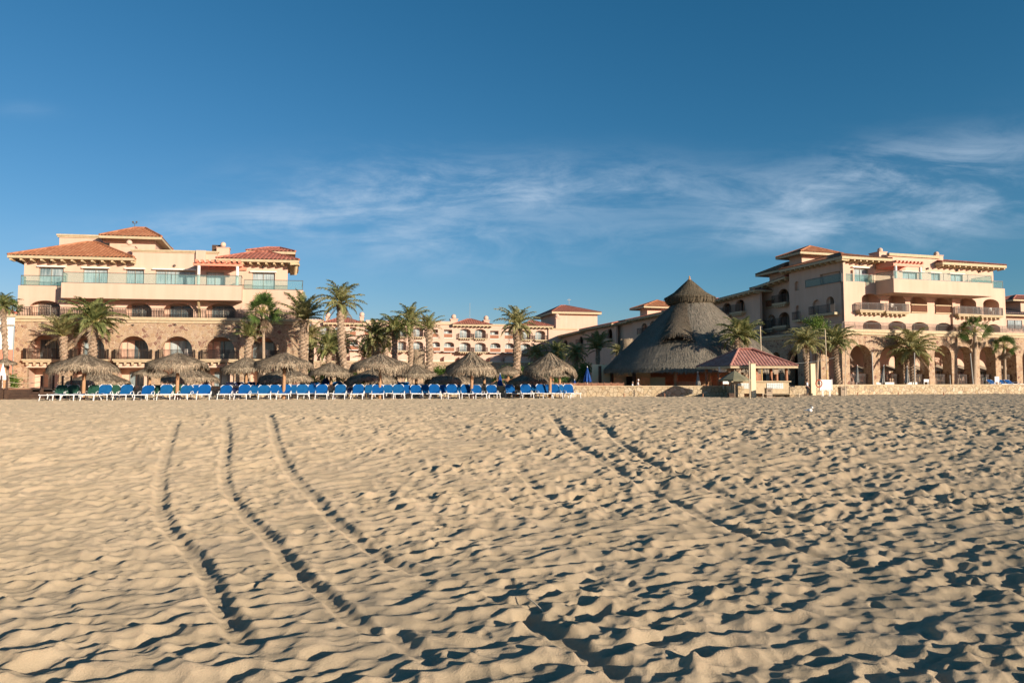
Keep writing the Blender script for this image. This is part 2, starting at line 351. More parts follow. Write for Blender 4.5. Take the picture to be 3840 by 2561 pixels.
def balcony(F,root,x0,x1,ytop,ybot,d,prot=.7,corb=4,slab=.3,lat=False):
    u0,u1,z0,z1=F.rect(x0,x1,ytop,ybot,d+prot)
    s=MB(); F.box(s,u0-.12,u1+.12,z0-slab*.5,z0,d-.02,d+prot+.1); F.box(s,u0-.02,u1+.02,z0-slab,z0-slab*.5-.002,d-.02,d+prot)
    for i in range(corb):
        c=u0+(u1-u0)*(i+.5)/corb; F.box(s,c-.1,c+.1,z0-slab-.26,z0-slab-.002,d-.02,d+prot*.85)
    b=s.build('balcony',M['cornice'],root); r=MB()
    h=z1-z0; a=F.p(u0,z0,d+prot);c=F.p(u1,z0,d+prot); iron_rail(r,a,c,h); iron_rail(r,F.p(u0,z0,d+.02),a,h); iron_rail(r,c,F.p(u1,z0,d+.02),h)
    r.build('railing',M['iron'],b); return b
def lattice(F,root,x0,x1,y0,y1,d):
    u0,u1,z0,z1=F.rect(x0,x1,y0,y1,d); m=MB(); s=.16; H=z1-z0; W=u1-u0
    n=int((W+H)/s)
    for i in range(n+1):
        for sg in (0,1):
            a=i*s; p0=(a,0) if a<=W else (W,a-W); p1=(0,a) if a<=H else (a-H,H)
            if sg: p0=(W-p0[0],p0[1]); p1=(W-p1[0],p1[1])
            m.bar(F.p(u0+p0[0],z0+p0[1],d+.02*sg),F.p(u0+p1[0],z0+p1[1],d+.02*sg),.045,.02)
    o=m.build('lattice_screen',M['lattice'],root)
    f=MB(); F.box(f,u0-.1,u1+.1,z1,z1+.12,d-.1,d+.12); F.box(f,u0-.1,u1+.1,z0-.14,z0,d-.1,d+.12); f.build('sill',M['cornice'],o)
def loggia(F,B,x0,x1,yt,yb,d,rise,depth=1.5,win=(.2,.9),wtop=.0,mat='pane',backmat='plaster',mull=1,open_left=0,wall_list=None):
    """register hole and build its back wall + window. rise in fraction of half width"""
    u0,u1,z0,z1=F.rect(x0,x1,yt,yb,d); r=(u1-u0)/2*rise
    B.append(arch_poly(u0,u1,z0,z1,r))
    return u0,u1,z0,z1
def finish_loggia(F,root,g,d,depth,win,wtop,mat='pane',backmat='plaster',mull=1,open_left=0,out=None,zmin=0):
    u0,u1,z0,z1=g; m=out
    F.box(m,u0-.3,u1+.3,z0-.1,z1+.2,d-depth-.2,d-depth)     # back wall
    F.box(m,u0-.3,u1+.3,z0-.12,z0-.02,d-depth,d-.3)         # floor
    a=u0+(u1-u0)*win[0]; b=u0+(u1-u0)*win[1]
    make_window(F,root,a,b,z0+.02+zmin,z1-wtop,d-depth+.02,mull,mat,open_left=open_left)
# ================================================================ GROUND
TR=[[(665,1575),(640,1650),(612,1740),(602,1830),(612,1950),(690,2045),(748,2105),(790,2190),(840,2290),(905,2400)],
[(845,1570),(852,1640),(842,1750),(850,1830),(920,1930),(1010,2020),(1130,2160),(1240,2250),(1300,2310),(1400,2375)],
[(1010,1555),(1035,1650),(1080,1760),(1160,1850),(1250,1950),(1350,2030),(1450,2100),(1590,2150)],
[(2060,1555),(2130,1640),(2250,1720),(2400,1820),(2560,1900),(2700,1960),(2900,2040),(3200,2110)],
[(2230,1580),(2340,1670),(2480,1760),(2680,1840),(3000,1950),(3260,2010)],
[(1940,1750),(2010,1830),(2125,1905)],[(1970,2320),(2150,2430),(2320,2540),(2420,2620)],
[(1480,2370),(1560,2440),(1610,2480)],[(2500,1600),(2750,1700),(3000,1790),(3300,1880)],[(3300,2080),(3600,2150),(3900,2230)],[(3200,1600),(3500,1690),(3840,1760)]]
TW=[1,1.1,1.05,1.1,1.05,.85,1.1,.9,.4,.6,.4]
rng=np.random.default_rng(7)
PERM=rng.permutation(512); PERM=np.concatenate([PERM,PERM]); GA=rng.random(1024)*2*PI; GX=np.cos(GA);GY=np.sin(GA)
def perlin(x,y,seed=0):
    x=x+seed*17.3; y=y+seed*9.7; xi=np.floor(x).astype(np.int64); yi=np.floor(y).astype(np.int64); xf=x-xi; yf=y-yi
    u=xf*xf*xf*(xf*(xf*6-15)+10); v=yf*yf*yf*(yf*(yf*6-15)+10)
    def g(ix,iy,dx,dy):
        h=PERM[(PERM[ix&511]+iy)&511]; return GX[h]*dx+GY[h]*dy
    a=g(xi,yi,xf,yf); b=g(xi+1,yi,xf-1,yf); c=g(xi,yi+1,xf,yf-1); d=g(xi+1,yi+1,xf-1,yf-1)
    return ((a+(b-a)*u)+((c+(d-c)*u)-(a+(b-a)*u))*v)*1.5
def sstep(a,b,x):
    t=np.clip((x-a)/(b-a),0,1); return t*t*(3-2*t)
def macro(X,Y):
    r=X/np.maximum(Y,3)
    sr=sstep(.0,.7,r)
    t=np.clip((Y-9.5)/17.0,0,1)
    z=-1.28+1.28*(t-.5/PI*np.sin(2*PI*t)*.75)
    z=z+(.07*(1-.7*sr))*np.exp(-((Y-26.6)/1.8)**2)-.03*sstep(28,34,Y)
    z=z+.05*perlin(X/5,Y/5,3)*sstep(3,8,Y)*(1-sstep(22,27,Y))
    return z
def amp(X,Y):
    r=X/np.maximum(Y,1.0)
    a=1.06+.24*sstep(-.5,.3,r)*(1-.55*(1-sstep(7,13,Y)))
    a=a*(1.0+.12*sstep(11,15,Y)*(1-sstep(24,28,Y))*sstep(-.3,.2,r))
    return a*(1-.15*sstep(34,50,Y))
def cells(X,Y,cx,cy,seed,k=16.0):
    gx=X/cx+seed*3.7; gy=Y/cy+seed*1.9; ix=np.floor(gx).astype(np.int64); iy=np.floor(gy).astype(np.int64); acc=0
    for dx in (-1,0,1):
        for dy in (-1,0,1):
            h=PERM[(PERM[(ix+dx)&511]+iy+dy+seed*31)&511]; h2=PERM[(h+77)&511]; h3=PERM[(h2+191)&511]
            px=ix+dx+.08+.84*h/511.; py=iy+dy+.08+.84*h2/511.
            v=(.75+.7*h3/511.)*((gx-px)**2+(gy-py)**2)+.30*((h*7+h2*3)&255)/255.
            acc=acc+np.exp(-k*v)
    return -np.log(acc+1e-9)/k
def make_patch(x0,x1,y0,y1,res,stamps):
    xs=np.arange(x0,x1,res); ys=np.arange(y0,y1,res); X,Y=np.meshgrid(xs,ys)
    ca,sa=math.cos(rad(20)),math.sin(rad(20)); xr=X*ca+Y*sa; yr=-X*sa+Y*ca
    wx=perlin(X/1.3,Y/1.3,1)*.35; wy=perlin(X/1.3,Y/1.3,2)*.30
    n1=perlin((xr+wx)/1.6,(yr+wy)/.50,4); n2=perlin((xr+wy)/.60,(yr+wx)/.26,5); n3=perlin(X/.15,Y/.13,6); n5=perlin(X/2.6,Y/1.9,10)
    c1=cells(xr+wx*.45,yr+wy*.45,.38,.28,1,34.0); c2=cells(xr+wy*.3,yr+wx*.3,.25,.19,2,20.0)
    msk=.72+.5*n5
    c3=cells(X+wy*.2,Y+wx*.2,.16,.13,5,12.0)
    H=.070*(.28-np.sqrt(n1*n1+.0009))+.022*n2+.122*msk*(c1-.22)+.060*(.75+n5)*(c2-.25)+.012*(c3-.25)+.003*n3
    for (cx,cy,ang,L,W,D,rim,k) in stamps:
        R=max(L,W)*1.75
        i0=int((cx-R-x0)/res);i1=int((cx+R-x0)/res)+2;j0=int((cy-R-y0)/res);j1=int((cy+R-y0)/res)+2
        if i1<1 or j1<1 or i0>=len(xs) or j0>=len(ys): continue
        i0=max(i0,0);j0=max(j0,0)
        xx=X[j0:j1,i0:i1]-cx; yy=Y[j0:j1,i0:i1]-cy; c,s=math.cos(ang),math.sin(ang)
        a=(xx*c+yy*s)/L; b=(-xx*s+yy*c)/W; b=b*(1+.25*a); r=np.sqrt(a*a+b*b+1e-6)
        inn=1-sstep(.60,1.05,r)
        h=H[j0:j1,i0:i1]; hm=float(h[h.shape[0]//2,h.shape[1]//2])
        h2=h*(1-inn*k)+inn*k*(hm if hm<0 else hm*.5)-D*inn*(1-.55*r*r)*(1+.35*a)+rim*np.exp(-((r-1.18)/.2)**2)
        H[j0:j1,i0:i1]=h2
    # drag tracks
    dist=np.full(H.shape,9.0); wgt=np.ones(H.shape)
    for tr,tw in zip(TRP,TW):
        for a,b in zip(tr[:-1],tr[1:]):
            R=.7; i0=int((min(a[0],b[0])-R-x0)/res);i1=int((max(a[0],b[0])+R-x0)/res)+2;j0=int((min(a[1],b[1])-R-y0)/res);j1=int((max(a[1],b[1])+R-y0)/res)+2
            if i1<1 or j1<1 or i0>=len(xs) or j0>=len(ys): continue
            i0=max(i0,0);j0=max(j0,0); xx=X[j0:j1,i0:i1];yy=Y[j0:j1,i0:i1]; dx,dy=b[0]-a[0],b[1]-a[1]; l2=dx*dx+dy*dy+1e-9
            t=np.clip(((xx-a[0])*dx+(yy-a[1])*dy)/l2,0,1); dd=np.hypot(xx-a[0]-t*dx,yy-a[1]-t*dy)
            old=dist[j0:j1,i0:i1]; wgt[j0:j1,i0:i1]=np.where(dd<old,tw,wgt[j0:j1,i0:i1]); dist[j0:j1,i0:i1]=np.minimum(old,dd)
    wob=1+.25*perlin(X/.35,Y/.35,9); dn=dist*wob
    flat=np.exp(-(dn/.16)**4); H=H*(1-.55*flat*np.minimum(wgt,1))
    A=amp(X,Y); H=H*A
    H=H+wgt*(1+.6*(1-sstep(9,17,Y)))*(-.038*np.exp(-(dn/.12)**4)*(1+.6*perlin(X/1.3,Y/1.3,12))+.007*np.exp(-((dn-.18)/.045)**2)+.008*flat*n3)
    return xs,ys,H
def resample(pts,step=.25):
    out=[]
    # Catmull-Rom through the ground points
    P=[pts[0]]+pts+[pts[-1]]
    for i in range(1,len(P)-2):
        p0,p1,p2,p3=P[i-1],P[i],P[i+1],P[i+2]; n=max(2,int((V(p2)-V(p1)).length/step))
        for k in range(n):
            t=k/n; out.append(tuple(.5*((2*p1[j])+(-p0[j]+p2[j])*t+(2*p0[j]-5*p1[j]+4*p2[j]-p3[j])*t*t+(-p0[j]+3*p1[j]-3*p2[j]+p3[j])*t**3) for j in (0,1)))
    out.append(tuple(pts[-1])); return out
def gsand(px,py):
    r=ray(px,py); ys=np.linspace(3,60,6000); o=V((0,0,EYE)); k=ys/r.y; zr=EYE+r.z*k; m=macro(r.x*k,ys); i=int(np.argmax(zr<m)); return (float(r.x*k[i]),float(ys[i]))
TRP=[resample([gsand(*p) for p in tr]) for tr in TR]
def sand():
    r=random.Random(11); st=[]
    def field(ya,yb,dens):
        n=int(dens*(.84*(yb*yb-ya*ya)+5*(yb-ya)))
        for _ in range(n):
            y=math.sqrt(r.uniform(ya*ya,yb*yb)); x=r.uniform(-1,1)*(.84*y+6); q=x/max(y,1)
            # fewer prints on the smooth left flank
            keep=.38+.62*max(0,min(1,(q+.35)/.5))
            if r.random()>keep: continue
            L=r.uniform(.13,.20); W=L*r.uniform(.42,.62)
            ang=r.gauss(PI/2-.25 if r.random()<.55 else .35,.55)
            st.append((x,y,ang,L,W,r.uniform(.010,.028),0.001,r.uniform(.3,.9)))
    field(2.5,30,1.9); field(30,76,2.0)
    p1=make_patch(-15.5,15.5,2.6,10.6,.015,st); p2=make_patch(-33,33,10,31.4,.03,st); p3=make_patch(-75,75,30.4,82,.09,st)
    nr,nc=1150,1500
    Yr=2.8*(81/2.8)**(np.arange(nr)/(nr-1)); S=np.linspace(-1,1,nc)
    Y=np.repeat(Yr[:,None],nc,1); X=S[None,:]*(.84*Y+6.0)
    def samp(p):
        xs,ys,H=p; res=xs[1]-xs[0]; fx=np.clip((X-xs[0])/res,0,len(xs)-1.001); fy=np.clip((Y-ys[0])/res,0,len(ys)-1.001)
        i=fx.astype(int);j=fy.astype(int);a=fx-i;b=fy-j
        return H[j,i]*(1-a)*(1-b)+H[j,i+1]*a*(1-b)+H[j+1,i]*(1-a)*b+H[j+1,i+1]*a*b
    h1=samp(p1);h2=samp(p2);h3=samp(p3)
    w12=sstep(10.05,10.5,Y); w23=sstep(30.5,31.2,Y); h=h1*(1-w12)+h2*w12; h=h*(1-w23)+h3*w23
    Z=macro(X,Y)+h
    co=np.stack([X,Y,Z],-1).reshape(-1,3).astype(np.float32)
    idx=np.arange(nr*nc).reshape(nr,nc); q=np.stack([idx[:-1,:-1],idx[:-1,1:],idx[1:,1:],idx[1:,:-1]],-1).reshape(-1,4)
    me=bpy.data.meshes.new('sand'); me.vertices.add(len(co)); me.vertices.foreach_set('co',co.ravel())
    me.loops.add(q.size); me.loops.foreach_set('vertex_index',q.ravel().astype(np.int32)); me.polygons.add(len(q))
    me.polygons.foreach_set('loop_start',np.arange(0,q.size,4,dtype=np.int32)); me.polygons.foreach_set('loop_total',np.full(len(q),4,dtype=np.int32))
    me.update(calc_edges=True); me.polygons.foreach_set('use_smooth',np.ones(len(q),dtype=bool))
    o=bpy.data.objects.new('sand',me); COL.objects.link(o); tag(o,'pale beach sand trodden into hollows and drag tracks','sand',kind='structure')
    m,nt,b,out=nmat('beach_sand'); Lk=nt.links; b.inputs['Diffuse Roughness'].default_value=.5; b.inputs['Roughness'].default_value=.95; b.inputs['Specular IOR Level'].default_value=.15
    tc=N(nt,'ShaderNodeTexCoord'); n=N(nt,'ShaderNodeTexNoise',Scale=1.2,Detail=9,Roughness=.65); Lk.new(tc.outputs['Object'],n.inputs['Vector'])
    n2=N(nt,'ShaderNodeTexNoise',Scale=170,Detail=3,Roughness=.8); Lk.new(tc.outputs['Object'],n2.inputs['Vector'])
    r1=ramp(nt,n.outputs['Fac'],[(.35,(.41,.325,.215)),(.65,(.485,.385,.262))]); r2=ramp(nt,n2.outputs['Fac'],[(.3,(.62,.62,.62)),(.52,(1,1,1)),(.75,(1.25,1.22,1.18))])
    mm=N(nt,'ShaderNodeMix',_data_type='RGBA',_blend_type='MULTIPLY'); mm.inputs[0].default_value=.8; Lk.new(r1.outputs[0],mm.inputs[6]); Lk.new(r2.outputs[0],mm.inputs[7]); Lk.new(mm.outputs[2],b.inputs['Base Color'])
    n3=N(nt,'ShaderNodeTexNoise',Scale=45,Detail=5,Roughness=.7); Lk.new(tc.outputs['Object'],n3.inputs['Vector'])
    ad=N(nt,'ShaderNodeMath',_operation='MULTIPLY_ADD'); ad.inputs[1].default_value=.35; Lk.new(n2.outputs['Fac'],ad.inputs[0]); Lk.new(n3.outputs['Fac'],ad.inputs[2])
    bp=N(nt,'ShaderNodeBump',Strength=1.0,Distance=.016); Lk.new(ad.outputs[0],bp.inputs['Height']); Lk.new(bp.outputs[0],b.inputs['Normal'])
    me.materials.append(m)
    M['sand']=m
sand()
def sheet(name,pts,z,mat,label,cat):
    m=MB(); m.add([(x,y,z) for x,y in pts],[tuple(range(len(pts)))]); o=m.build(name,mat); return tag(o,label,cat,kind='structure')
sheet('ground',[(-4000,-28),(4000,-28),(4000,5000),(-4000,5000)],-2.4,M['sand'],'flat sandy ground under the resort','ground')
M['sea']=simple('sea_water',(.01,.06,.10),(.015,.09,.13),.1,.12,.6,.8)
sheet('sea',[(-4000,-5000),(4000,-5000),(4000,-28),(-4000,-28)],-2.3,M['sea'],'blue sea behind the viewer','sea')
bs=MB(); bs.hexa([(-260,-28,-2.6),(260,-28,-2.6),(260,3.2,-2.6),(-260,3.2,-2.6),(-260,-28,-2.25),(260,-28,-2.25),(260,3.2,-1.33),(-260,3.2,-1.33)]); tag(bs.build('lower_beach',M['sand']),'smooth sand falling to the water behind the viewer','sand',kind='structure')
bs=MB()
for s in (-1,1):
    pr_=[(2.9,-1.34),(10,-1.33),(15,-1.02),(21,-.36),(26,-.07),(34,-.12),(81,-.12)]
    for (ya,za),(yb,zb) in zip(pr_[:-1],pr_[1:]): bs.add([(s*(.84*ya+5.5),ya,za),(s*240,ya,za),(s*240,yb,zb),(s*(.84*yb+5.5),yb,zb)],[(0,1,2,3)])
tag(bs.build('outer_beach',M['sand']),'open sand beside the trodden beach','sand',kind='structure')
# ================================================================ FACADES
def line_fac(x0,Y0,m,b):
    P=((x0-CX)/FPX*Y0*1.0,Y0); t=(1,m); return Fac(P,t,b)
FL=line_fac(55,66,.14,(-.33,1)); FR=line_fac(3171,84,.28,(-.3185,1))
FC=line_fac(1920,172,.20,(-.25,1))
FS=Fac((FR.P0.x,FR.P0.y),(.3185,-1),(1,.28))     # shaded side of the right block, u=0 at corner, negative going inland
TZ=.65
# ---- terrace ground behind the walls
wallA=[gnd(-60,1501),gnd(260,1500)]
def wl(px,Y): return ((px-CX)/FPX*Y,Y)
WA=[wl(260,56.5),wl(1200,58.5),wl(2180,60.3),wl(2735,60.5)]
WB=[wl(3040,66.5),wl(3400,70.5),wl(4100,75)]
tp=[(-110,57),WA[0],WA[1],WA[2],WA[3],(WA[3][0]+.4,66),(WB[0][0],67),WB[0],WB[1],WB[2],(160,90),(200,400),(-220,400)]
tp=[(x,y+.25) for x,y in tp]
sheet('terrace',tp,TZ,M['paving'],'paved hotel terrace behind the low stone wall','terrace')
def low_wall(pts,top,th,name,label,z0=-.3):
    root=empty(name,(pts[0][0],pts[0][1],0),label,'wall',world=True)
    w=MB(); c=MB()
    for a,b in zip(pts[:-1],pts[1:]):
        a=V((*a,0));b=V((*b,0)); d=(b-a).normalized(); nrm=V((-d.y,d.x,0))*th
        if nrm.y<0: nrm=-nrm
        z1=V((0,0,top-.09));zz=V((0,0,z0)); w.hexa([a+zz,b+zz,b+nrm+zz,a+nrm+zz,a+z1,b+z1,b+nrm+z1,a+nrm+z1])
        o=nrm*.12; z2=V((0,0,top-.088)); z3=V((0,0,top)); c.hexa([a-o+z2,b-o+z2,b+nrm+o+z2,a+nrm+o+z2,a-o+z3,b-o+z3,b+nrm+o+z3,a+nrm+o+z3])
    w.build('stonework',M['seawall'],root); c.build('coping',M['cornice'],root); return root
low_wall(WA,.95,.45,'sea_wall','long low pale rubble wall behind the loungers and before the big palapa')
low_wall(WB,1.0,.45,'sea_wall','low pale rubble wall in front of the stone arcade')
# ================================================================ HOTEL, left block
def hotel_left():
    o=FL.p(0,0,0); root=empty('hotel_building',(o.x,o.y,0),'peach hotel block with stone arcade base and orange hip roofs at the left','hotel',world=True)
    F=FL; mb=MB()
    # stone base with arches and ground-floor openings
    ul,_=F.uv(48,1400); ur,_=F.uv(1157,1300); zt=(F.uv(300,1203)[1]+F.uv(900,1210)[1])/2
    A=[(108,222,1257),(275,392,1258),(444,557,1260),(608,721,1261),(773,880,1263),(942,1035,1266)]
    holes=[];gs=[]
    for x0,x1,yt in A:
        u0,u1,z0,z1=F.rect(x0,x1,yt,1346,0); gs.append((u0,u1,z0,z1)); holes.append(arch_poly(u0,u1,z0,z1,(u1-u0)/2*.98))
    gg=[]
    for x0,x1,yt in A:
        u0,u1,z0,z1=F.rect(x0-6,x1-2,1379,1452,0); gg.append((u0,u1,TZ+.02,z1)); holes.append([(u0,TZ+.02),(u1,TZ+.02),(u1,z1),(u0,z1)])
    F.wall(mb,[(ul,.2),(ur,.2),(ur,zt),(ul,zt)],holes,0,.45)
    F.box(mb,ur-.35,ur,.2,zt,-12,-.45); F.box(mb,ul,ul+.35,.2,zt,-12,-.45)
    mb.build('stone_wall',M['stone'],root)
    # inner rooms (plaster)
    inner=MB()
    for i,g in enumerate(gs):
        u0,u1,z0,z1=g; F.box(inner,u0-.25,u0-.03,z0-.1,z1+.1,-1.9,-.5); F.box(inner,u1+.03,u1+.25,z0-.1,z1+.1,-1.9,-.5); F.box(inner,u0-.25,u1+.25,z1+.1,z1+.25,-1.9,-.5)
        F.box(inner,u0-.25,u1+.25,z0-.25,z0-.01,-1.9,-.02); F.box(inner,u0-.25,u1+.25,z0-.1,z1+.1,-2.1,-1.9)
        ol=(0,.0,.3,0,.34,0)[i]
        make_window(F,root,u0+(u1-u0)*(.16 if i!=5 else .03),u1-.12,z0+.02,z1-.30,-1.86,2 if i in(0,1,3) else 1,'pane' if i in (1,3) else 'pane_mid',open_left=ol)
    for i,g in enumerate(gg):
        u0,u1,z0,z1=g; F.box(inner,u0-.25,u0-.03,z0,z1+.15,-2.3,-.5); F.box(inner,u1+.03,u1+.25,z0,z1+.15,-2.3,-.5)
        F.box(inner,u0-.25,u1+.25,z0,z1+.15,-2.5,-2.3); F.box(inner,u0-.25,u1+.25,z1+.15,z1+.3,-2.3,-.5)
        make_window(F,root,u0+(u1-u0)*.25,u1-.15,z0+.02,z1-.35,-2.26,2,'pane',open_left=.25 if i==0 else 0)
        # plaster apron between opening and balcony slab
        F.box(inner,u0-.1,u1+.12,z1+.01,gs[i][2]-.45,.003,.09)
        F.box(inner,u0+(u1-u0)*.86,u0+(u1-u0)*.96,z0,z1,-.5,-.2)
    # upper storey
    zs=F.uv(500,1188,.2)[1]; uL=F.uv(66,1130,-.5)[0]; uR=F.uv(1137,1130,-.5)[0]; zp=(F.uv(150,1070,-.5)[1]+F.uv(1000,1088,-.5)[1])/2
    U=[(112,226,1127),(308,402,1133),(470,567,1136),(613,723,1138),(772,882,1139)]
    hu=[];gu=[]
    for x0,x1,yt in U:
        u0,u1,z0,z1=F.rect(x0,x1,yt,1190,-.5); g=(u0,u1,zs+.03,z1); gu.append(g); hu.append(arch_poly(*g,.62))
    F.wall(inner,[(uL,zs-.3),(uR,zs-.3),(uR,zp),(uL,zp)],hu,-.5,.3)
    for i,g in enumerate(gu):
        u0,u1,z0,z1=g; dd=-1.5; F.box(inner,u0-.2,u0-.02,z0-.1,z1+.1,dd,-.81); F.box(inner,u1+.02,u1+.2,z0-.1,z1+.1,dd,-.81); F.box(inner,u0-.2,u1+.2,z1+.1,z1+.2,dd,-.81); F.box(inner,u0-.2,u1+.2,z0-.1,z1+.1,dd-.2,dd)
        make_window(F,root,u0+(u1-u0)*.17,u1-.05,z0+.02,z1-.12,dd+.03,1,'pane_mid')
    F.box(inner,uL,uR,zs-.3,zp-.01,-12,-3.6)      # body
    F.box(inner,uR-.3,uR,zs-.3,zp,-12,-.8); F.box(inner,uL,uL+.3,zs-.3,zp,-12,-.8)
    F.box(inner,uL+.3,uR-.3,zp-.3,zp-.02,-3.6,-.8)       # penthouse terrace slab
    # long projecting balcony parapet
    b0,b1,bz0,bz1=F.rect(229,906,1066,1122,1.2); bz1=zp+.12; F.box(inner,b0,b1,bz0,bz1,.9,1.2); F.box(inner,b0,b0+.3,bz0,bz1,-.5,.9); F.box(inner,b1-.3,b1,bz0,bz1,-.5,.9); F.box(inner,b0+.3,b1-.3,bz0,bz0+.25,-.5,.9); F.box(inner,b0+.3,b1-.3,bz1-.3,bz1-.12,-.8,.9)
    # penthouse wall
    dp=-1.9; pL=F.uv(90,1020,dp)[0]; pR=F.uv(1079,1020,dp)[0]; zf=zp+.0; zR=F.uv(300,962,dp)[1]; zM=F.uv(620,948,dp)[1]
    W4=[(145,238,1004),(311,404,1009),(472,540,1012),(583,732,1016),(773,841,1020),(946,1031,1024)]
    h4=[];g4=[]
    for x0,x1,yt in W4:
        u0,u1,z0,z1=F.rect(x0,x1,yt,1060,dp); g4.append((u0,u1,zf+.02,z1)); h4.append([(u0,zf+.02),(u1,zf+.02),(u1,z1),(u0,z1)])
    uM0=F.uv(497,950,dp)[0]; uM1=F.uv(815,950,dp)[0]
    F.wall(inner,[(pL,zf-.4),(pR,zf-.4),(pR,zR),(uM1,zR),(uM1,zM),(uM0,zM),(uM0,zR),(pL,zR)],h4,dp,.25)
    F.box(inner,pL,pR,zf,zR-.05,-12,dp-.6); F.box(inner,pR-.3,pR,zf-.1,zR,-12,dp-.25); F.box(inner,pL,pL+.3,zf-.1,zR,-12,dp-.25); F.box(inner,uM0,uM1,zR-.05,zM-.02,-9,dp-.25)
    for i,g in enumerate(g4):
        make_window(F,root,g[0]+.01,g[1]-.01,g[2],g[3]-.01,dp-.2,3 if i==3 else 1,'pane')
    # upper tower blocks
    t0,t1,tz0,tz1=F.rect(222,583,893,950,-6); tz0=zR-.3; F.box(inner,t0,t1,tz0,tz1,-11,-6)
    F.box(inner,*F.rect(385,583,895,950,-5.6),-11,-5.6)
    r0=F.rect(935,1065,948,975,-6.5); F.box(inner,r0[0],r0[1],zR-.1,r0[3],-11,-6.5)
    # post stub & chimneys
    F.box(inner,*F.rect(734,771,939,1000,dp+.3),dp,dp+.3)
    inner.build('wall',M['plaster'],root)
    for (x0,x1,y0,yb,cx,cy,rr) in ((812,860,930,965,837,919,11),(455,505,924,950,485,911,11)):
        c=MB(); dd=dp-.6; g=F.rect(x0,x1,y0,yb,dd); F.box(c,g[0],g[1],g[2]-.6,g[3],dd-1.2,dd); F.box(c,g[0]-.06,g[1]+.06,g[3],g[3]+.07,dd-1.26,dd+.06)
        u,z=F.uv(cx,cy,dd-.5); c.sphere(F.p(u,z+.02,dd-.5),rr*(F.P0.y)/FPX); c.build('chimney',M['plaster'],root,smooth=False)
    v=MB(); g=F.rect(795,826,919,940,dp-1.5); F.box(v,g[0],g[1],g[2]-.5,g[3],dp-2.6,dp-1.5); v.build('roof_vent',M['darkwood'],root)
    v=MB(); g=F.rect(374,411,912,936,-5.57); F.box(v,g[0],g[1],g[2],g[3],-5.62,-5.52); g=F.rect(333,363,912,925,-5.97); F.box(v,g[0],g[1],g[2],g[3],-6.02,-5.93); v.build('roof_opening',M['dark'],root)
    # cornices
    c=MB()
    def corn(x0,x1,y0,y1,d,pr=.18):
        u0,u1,z0,z1=F.rect(x0,x1,y0,y1,d); h=z1-z0; F.box(c,u0-pr,u1+pr,z0+h*.45,z1,d-.2,d+pr); F.box(c,u0-pr*.5,u1+pr*.5,z0,z0+h*.45-.003,d-.2,d+pr*.5)
    u0,_=F.uv(51,1195); z1=zs-.02; F.box(c,u0-.3,ur+.3,z1-.3,z1,-.9,.28); F.box(c,u0-.12,ur+.12,z1-.55,z1-.303,-.45,.12)
    corn(497,733,938,948,dp); corn(773,815,943,953,dp); corn(220,400,881,893,-6)
    c.build('cornice',M['cornice'],root)
    # balconies and railings
    for x0,x1 in ((87,223),(262,402),(427,566),(592,729),(755,889),(940,1044)):
        balcony(F,root,x0,x1,1308+(x0-87)*.007,1347,0,.55,5)
    r=MB(); zr=zs; h=.86; iron_rail(r,F.p(uL-.2,zr,.1),F.p(ur,zr,.1),h,.15); iron_rail(r,F.p(ur,zr,.1),F.p(ur,zr,-8),h,.15); r.build('terrace_railing',M['iron'],root)
    hh=F.uv(300,1021,1.1)[1]-bz1
    glass_rail(F,root,b0+.05,b1-.05,bz1,hh,1.1,3.6,(1.6,1.6))
    glass_rail(F,root,uL+.2,b0-.1,zp,1.02,-.55,4.2,(1.5,0)); g=F.uv(1136,1060,-.55)[0]; glass_rail(F,root,b1+.1,g,zp,1.02,-.55,4.5,(0,5))
    # window canopies
    c=MB()
    for x0,x1,y in ((139,246,999),(306,411,1004),(467,544,1007),(572,735,1010),(938,1037,1019)):
        g=F.rect(x0,x1,y-1.5,y+2.5,dp+.2); F.box(c,g[0],g[1],g[2],g[3],dp,dp+.3)
    c.build('window_canopy',M['trim'],root)
    # pergola
    pg=MB(); g0=F.rect(724,912,987,998,.7); 
    F.box(pg,g0[0],g0[1],g0[2],g0[3],.58,.8); F.box(pg,g0[0]+.3,g0[1]+.2,g0[2],g0[3],-1.85,-1.65)
    for i in range(9):
        u=g0[0]+.35+(g0[1]-g0[0]-.7)*i/8; F.box(pg,u-.12,u+.12,g0[3]+.003,g0[3]+.28,-1.85,1.1)
    p=pg.build('pergola',M['coral'],root); pc=MB()
    for u in (g0[0]+.55,g0[1]-.55): pc.tube([F.p(u,bz1,.69),F.p(u,g0[2],.69)],.15,10)
    pc.build('column',M['trim'],p)
    # wall lamps
    for x,y,d in ((191,983,dp+.02),(366,989,dp+.02),(655,997,dp+.02),(988,1003,dp+.02)):
        l=MB(); u,z=F.uv(x,y,d); l.sphere(F.p(u,z,d+.12),.13); F.box(l,u-.08,u+.08,z-.08,z+.08,d,d+.1); l.build('wall_lamp',M['bronze'],root)
    for x,y in ((162,1213),(500,1219),(659,1218),(824,1220)):
        l=MB(); u,z=F.uv(x,y,0); l.sphere(F.p(u,z,.1),.09); F.box(l,u-.14,u+.1,z-.02,z+.05,.003,.16); l.build('wall_lamp',M['bronze'],root)
    # timber strut below the balcony
    s=MB(); u,z=F.uv(748,1132,-.1); s.bar(F.p(u,z,.65),F.p(u,z-1.1,-.45),.2,.2); F.box(s,u-.12,u+.12,z-1.7,z-.9,-.49,-.3); s.build('bracket',M['timber'],root)
    # roofs
    roofF(F,root,27,953,502,969,dp+1.2,9,2.25,(.52,.60),corb=1.0)
    roofF(F,root,372,882,606,889,-4.4,7.6,1.65,(.45,.62),inset=.5)
    roofF(F,root,810,968,1122,976,dp+1.2,7.5,1.4,(.45,.62),corb=.8,corb_sides=(0,1),mat='tile_red',w=.34)
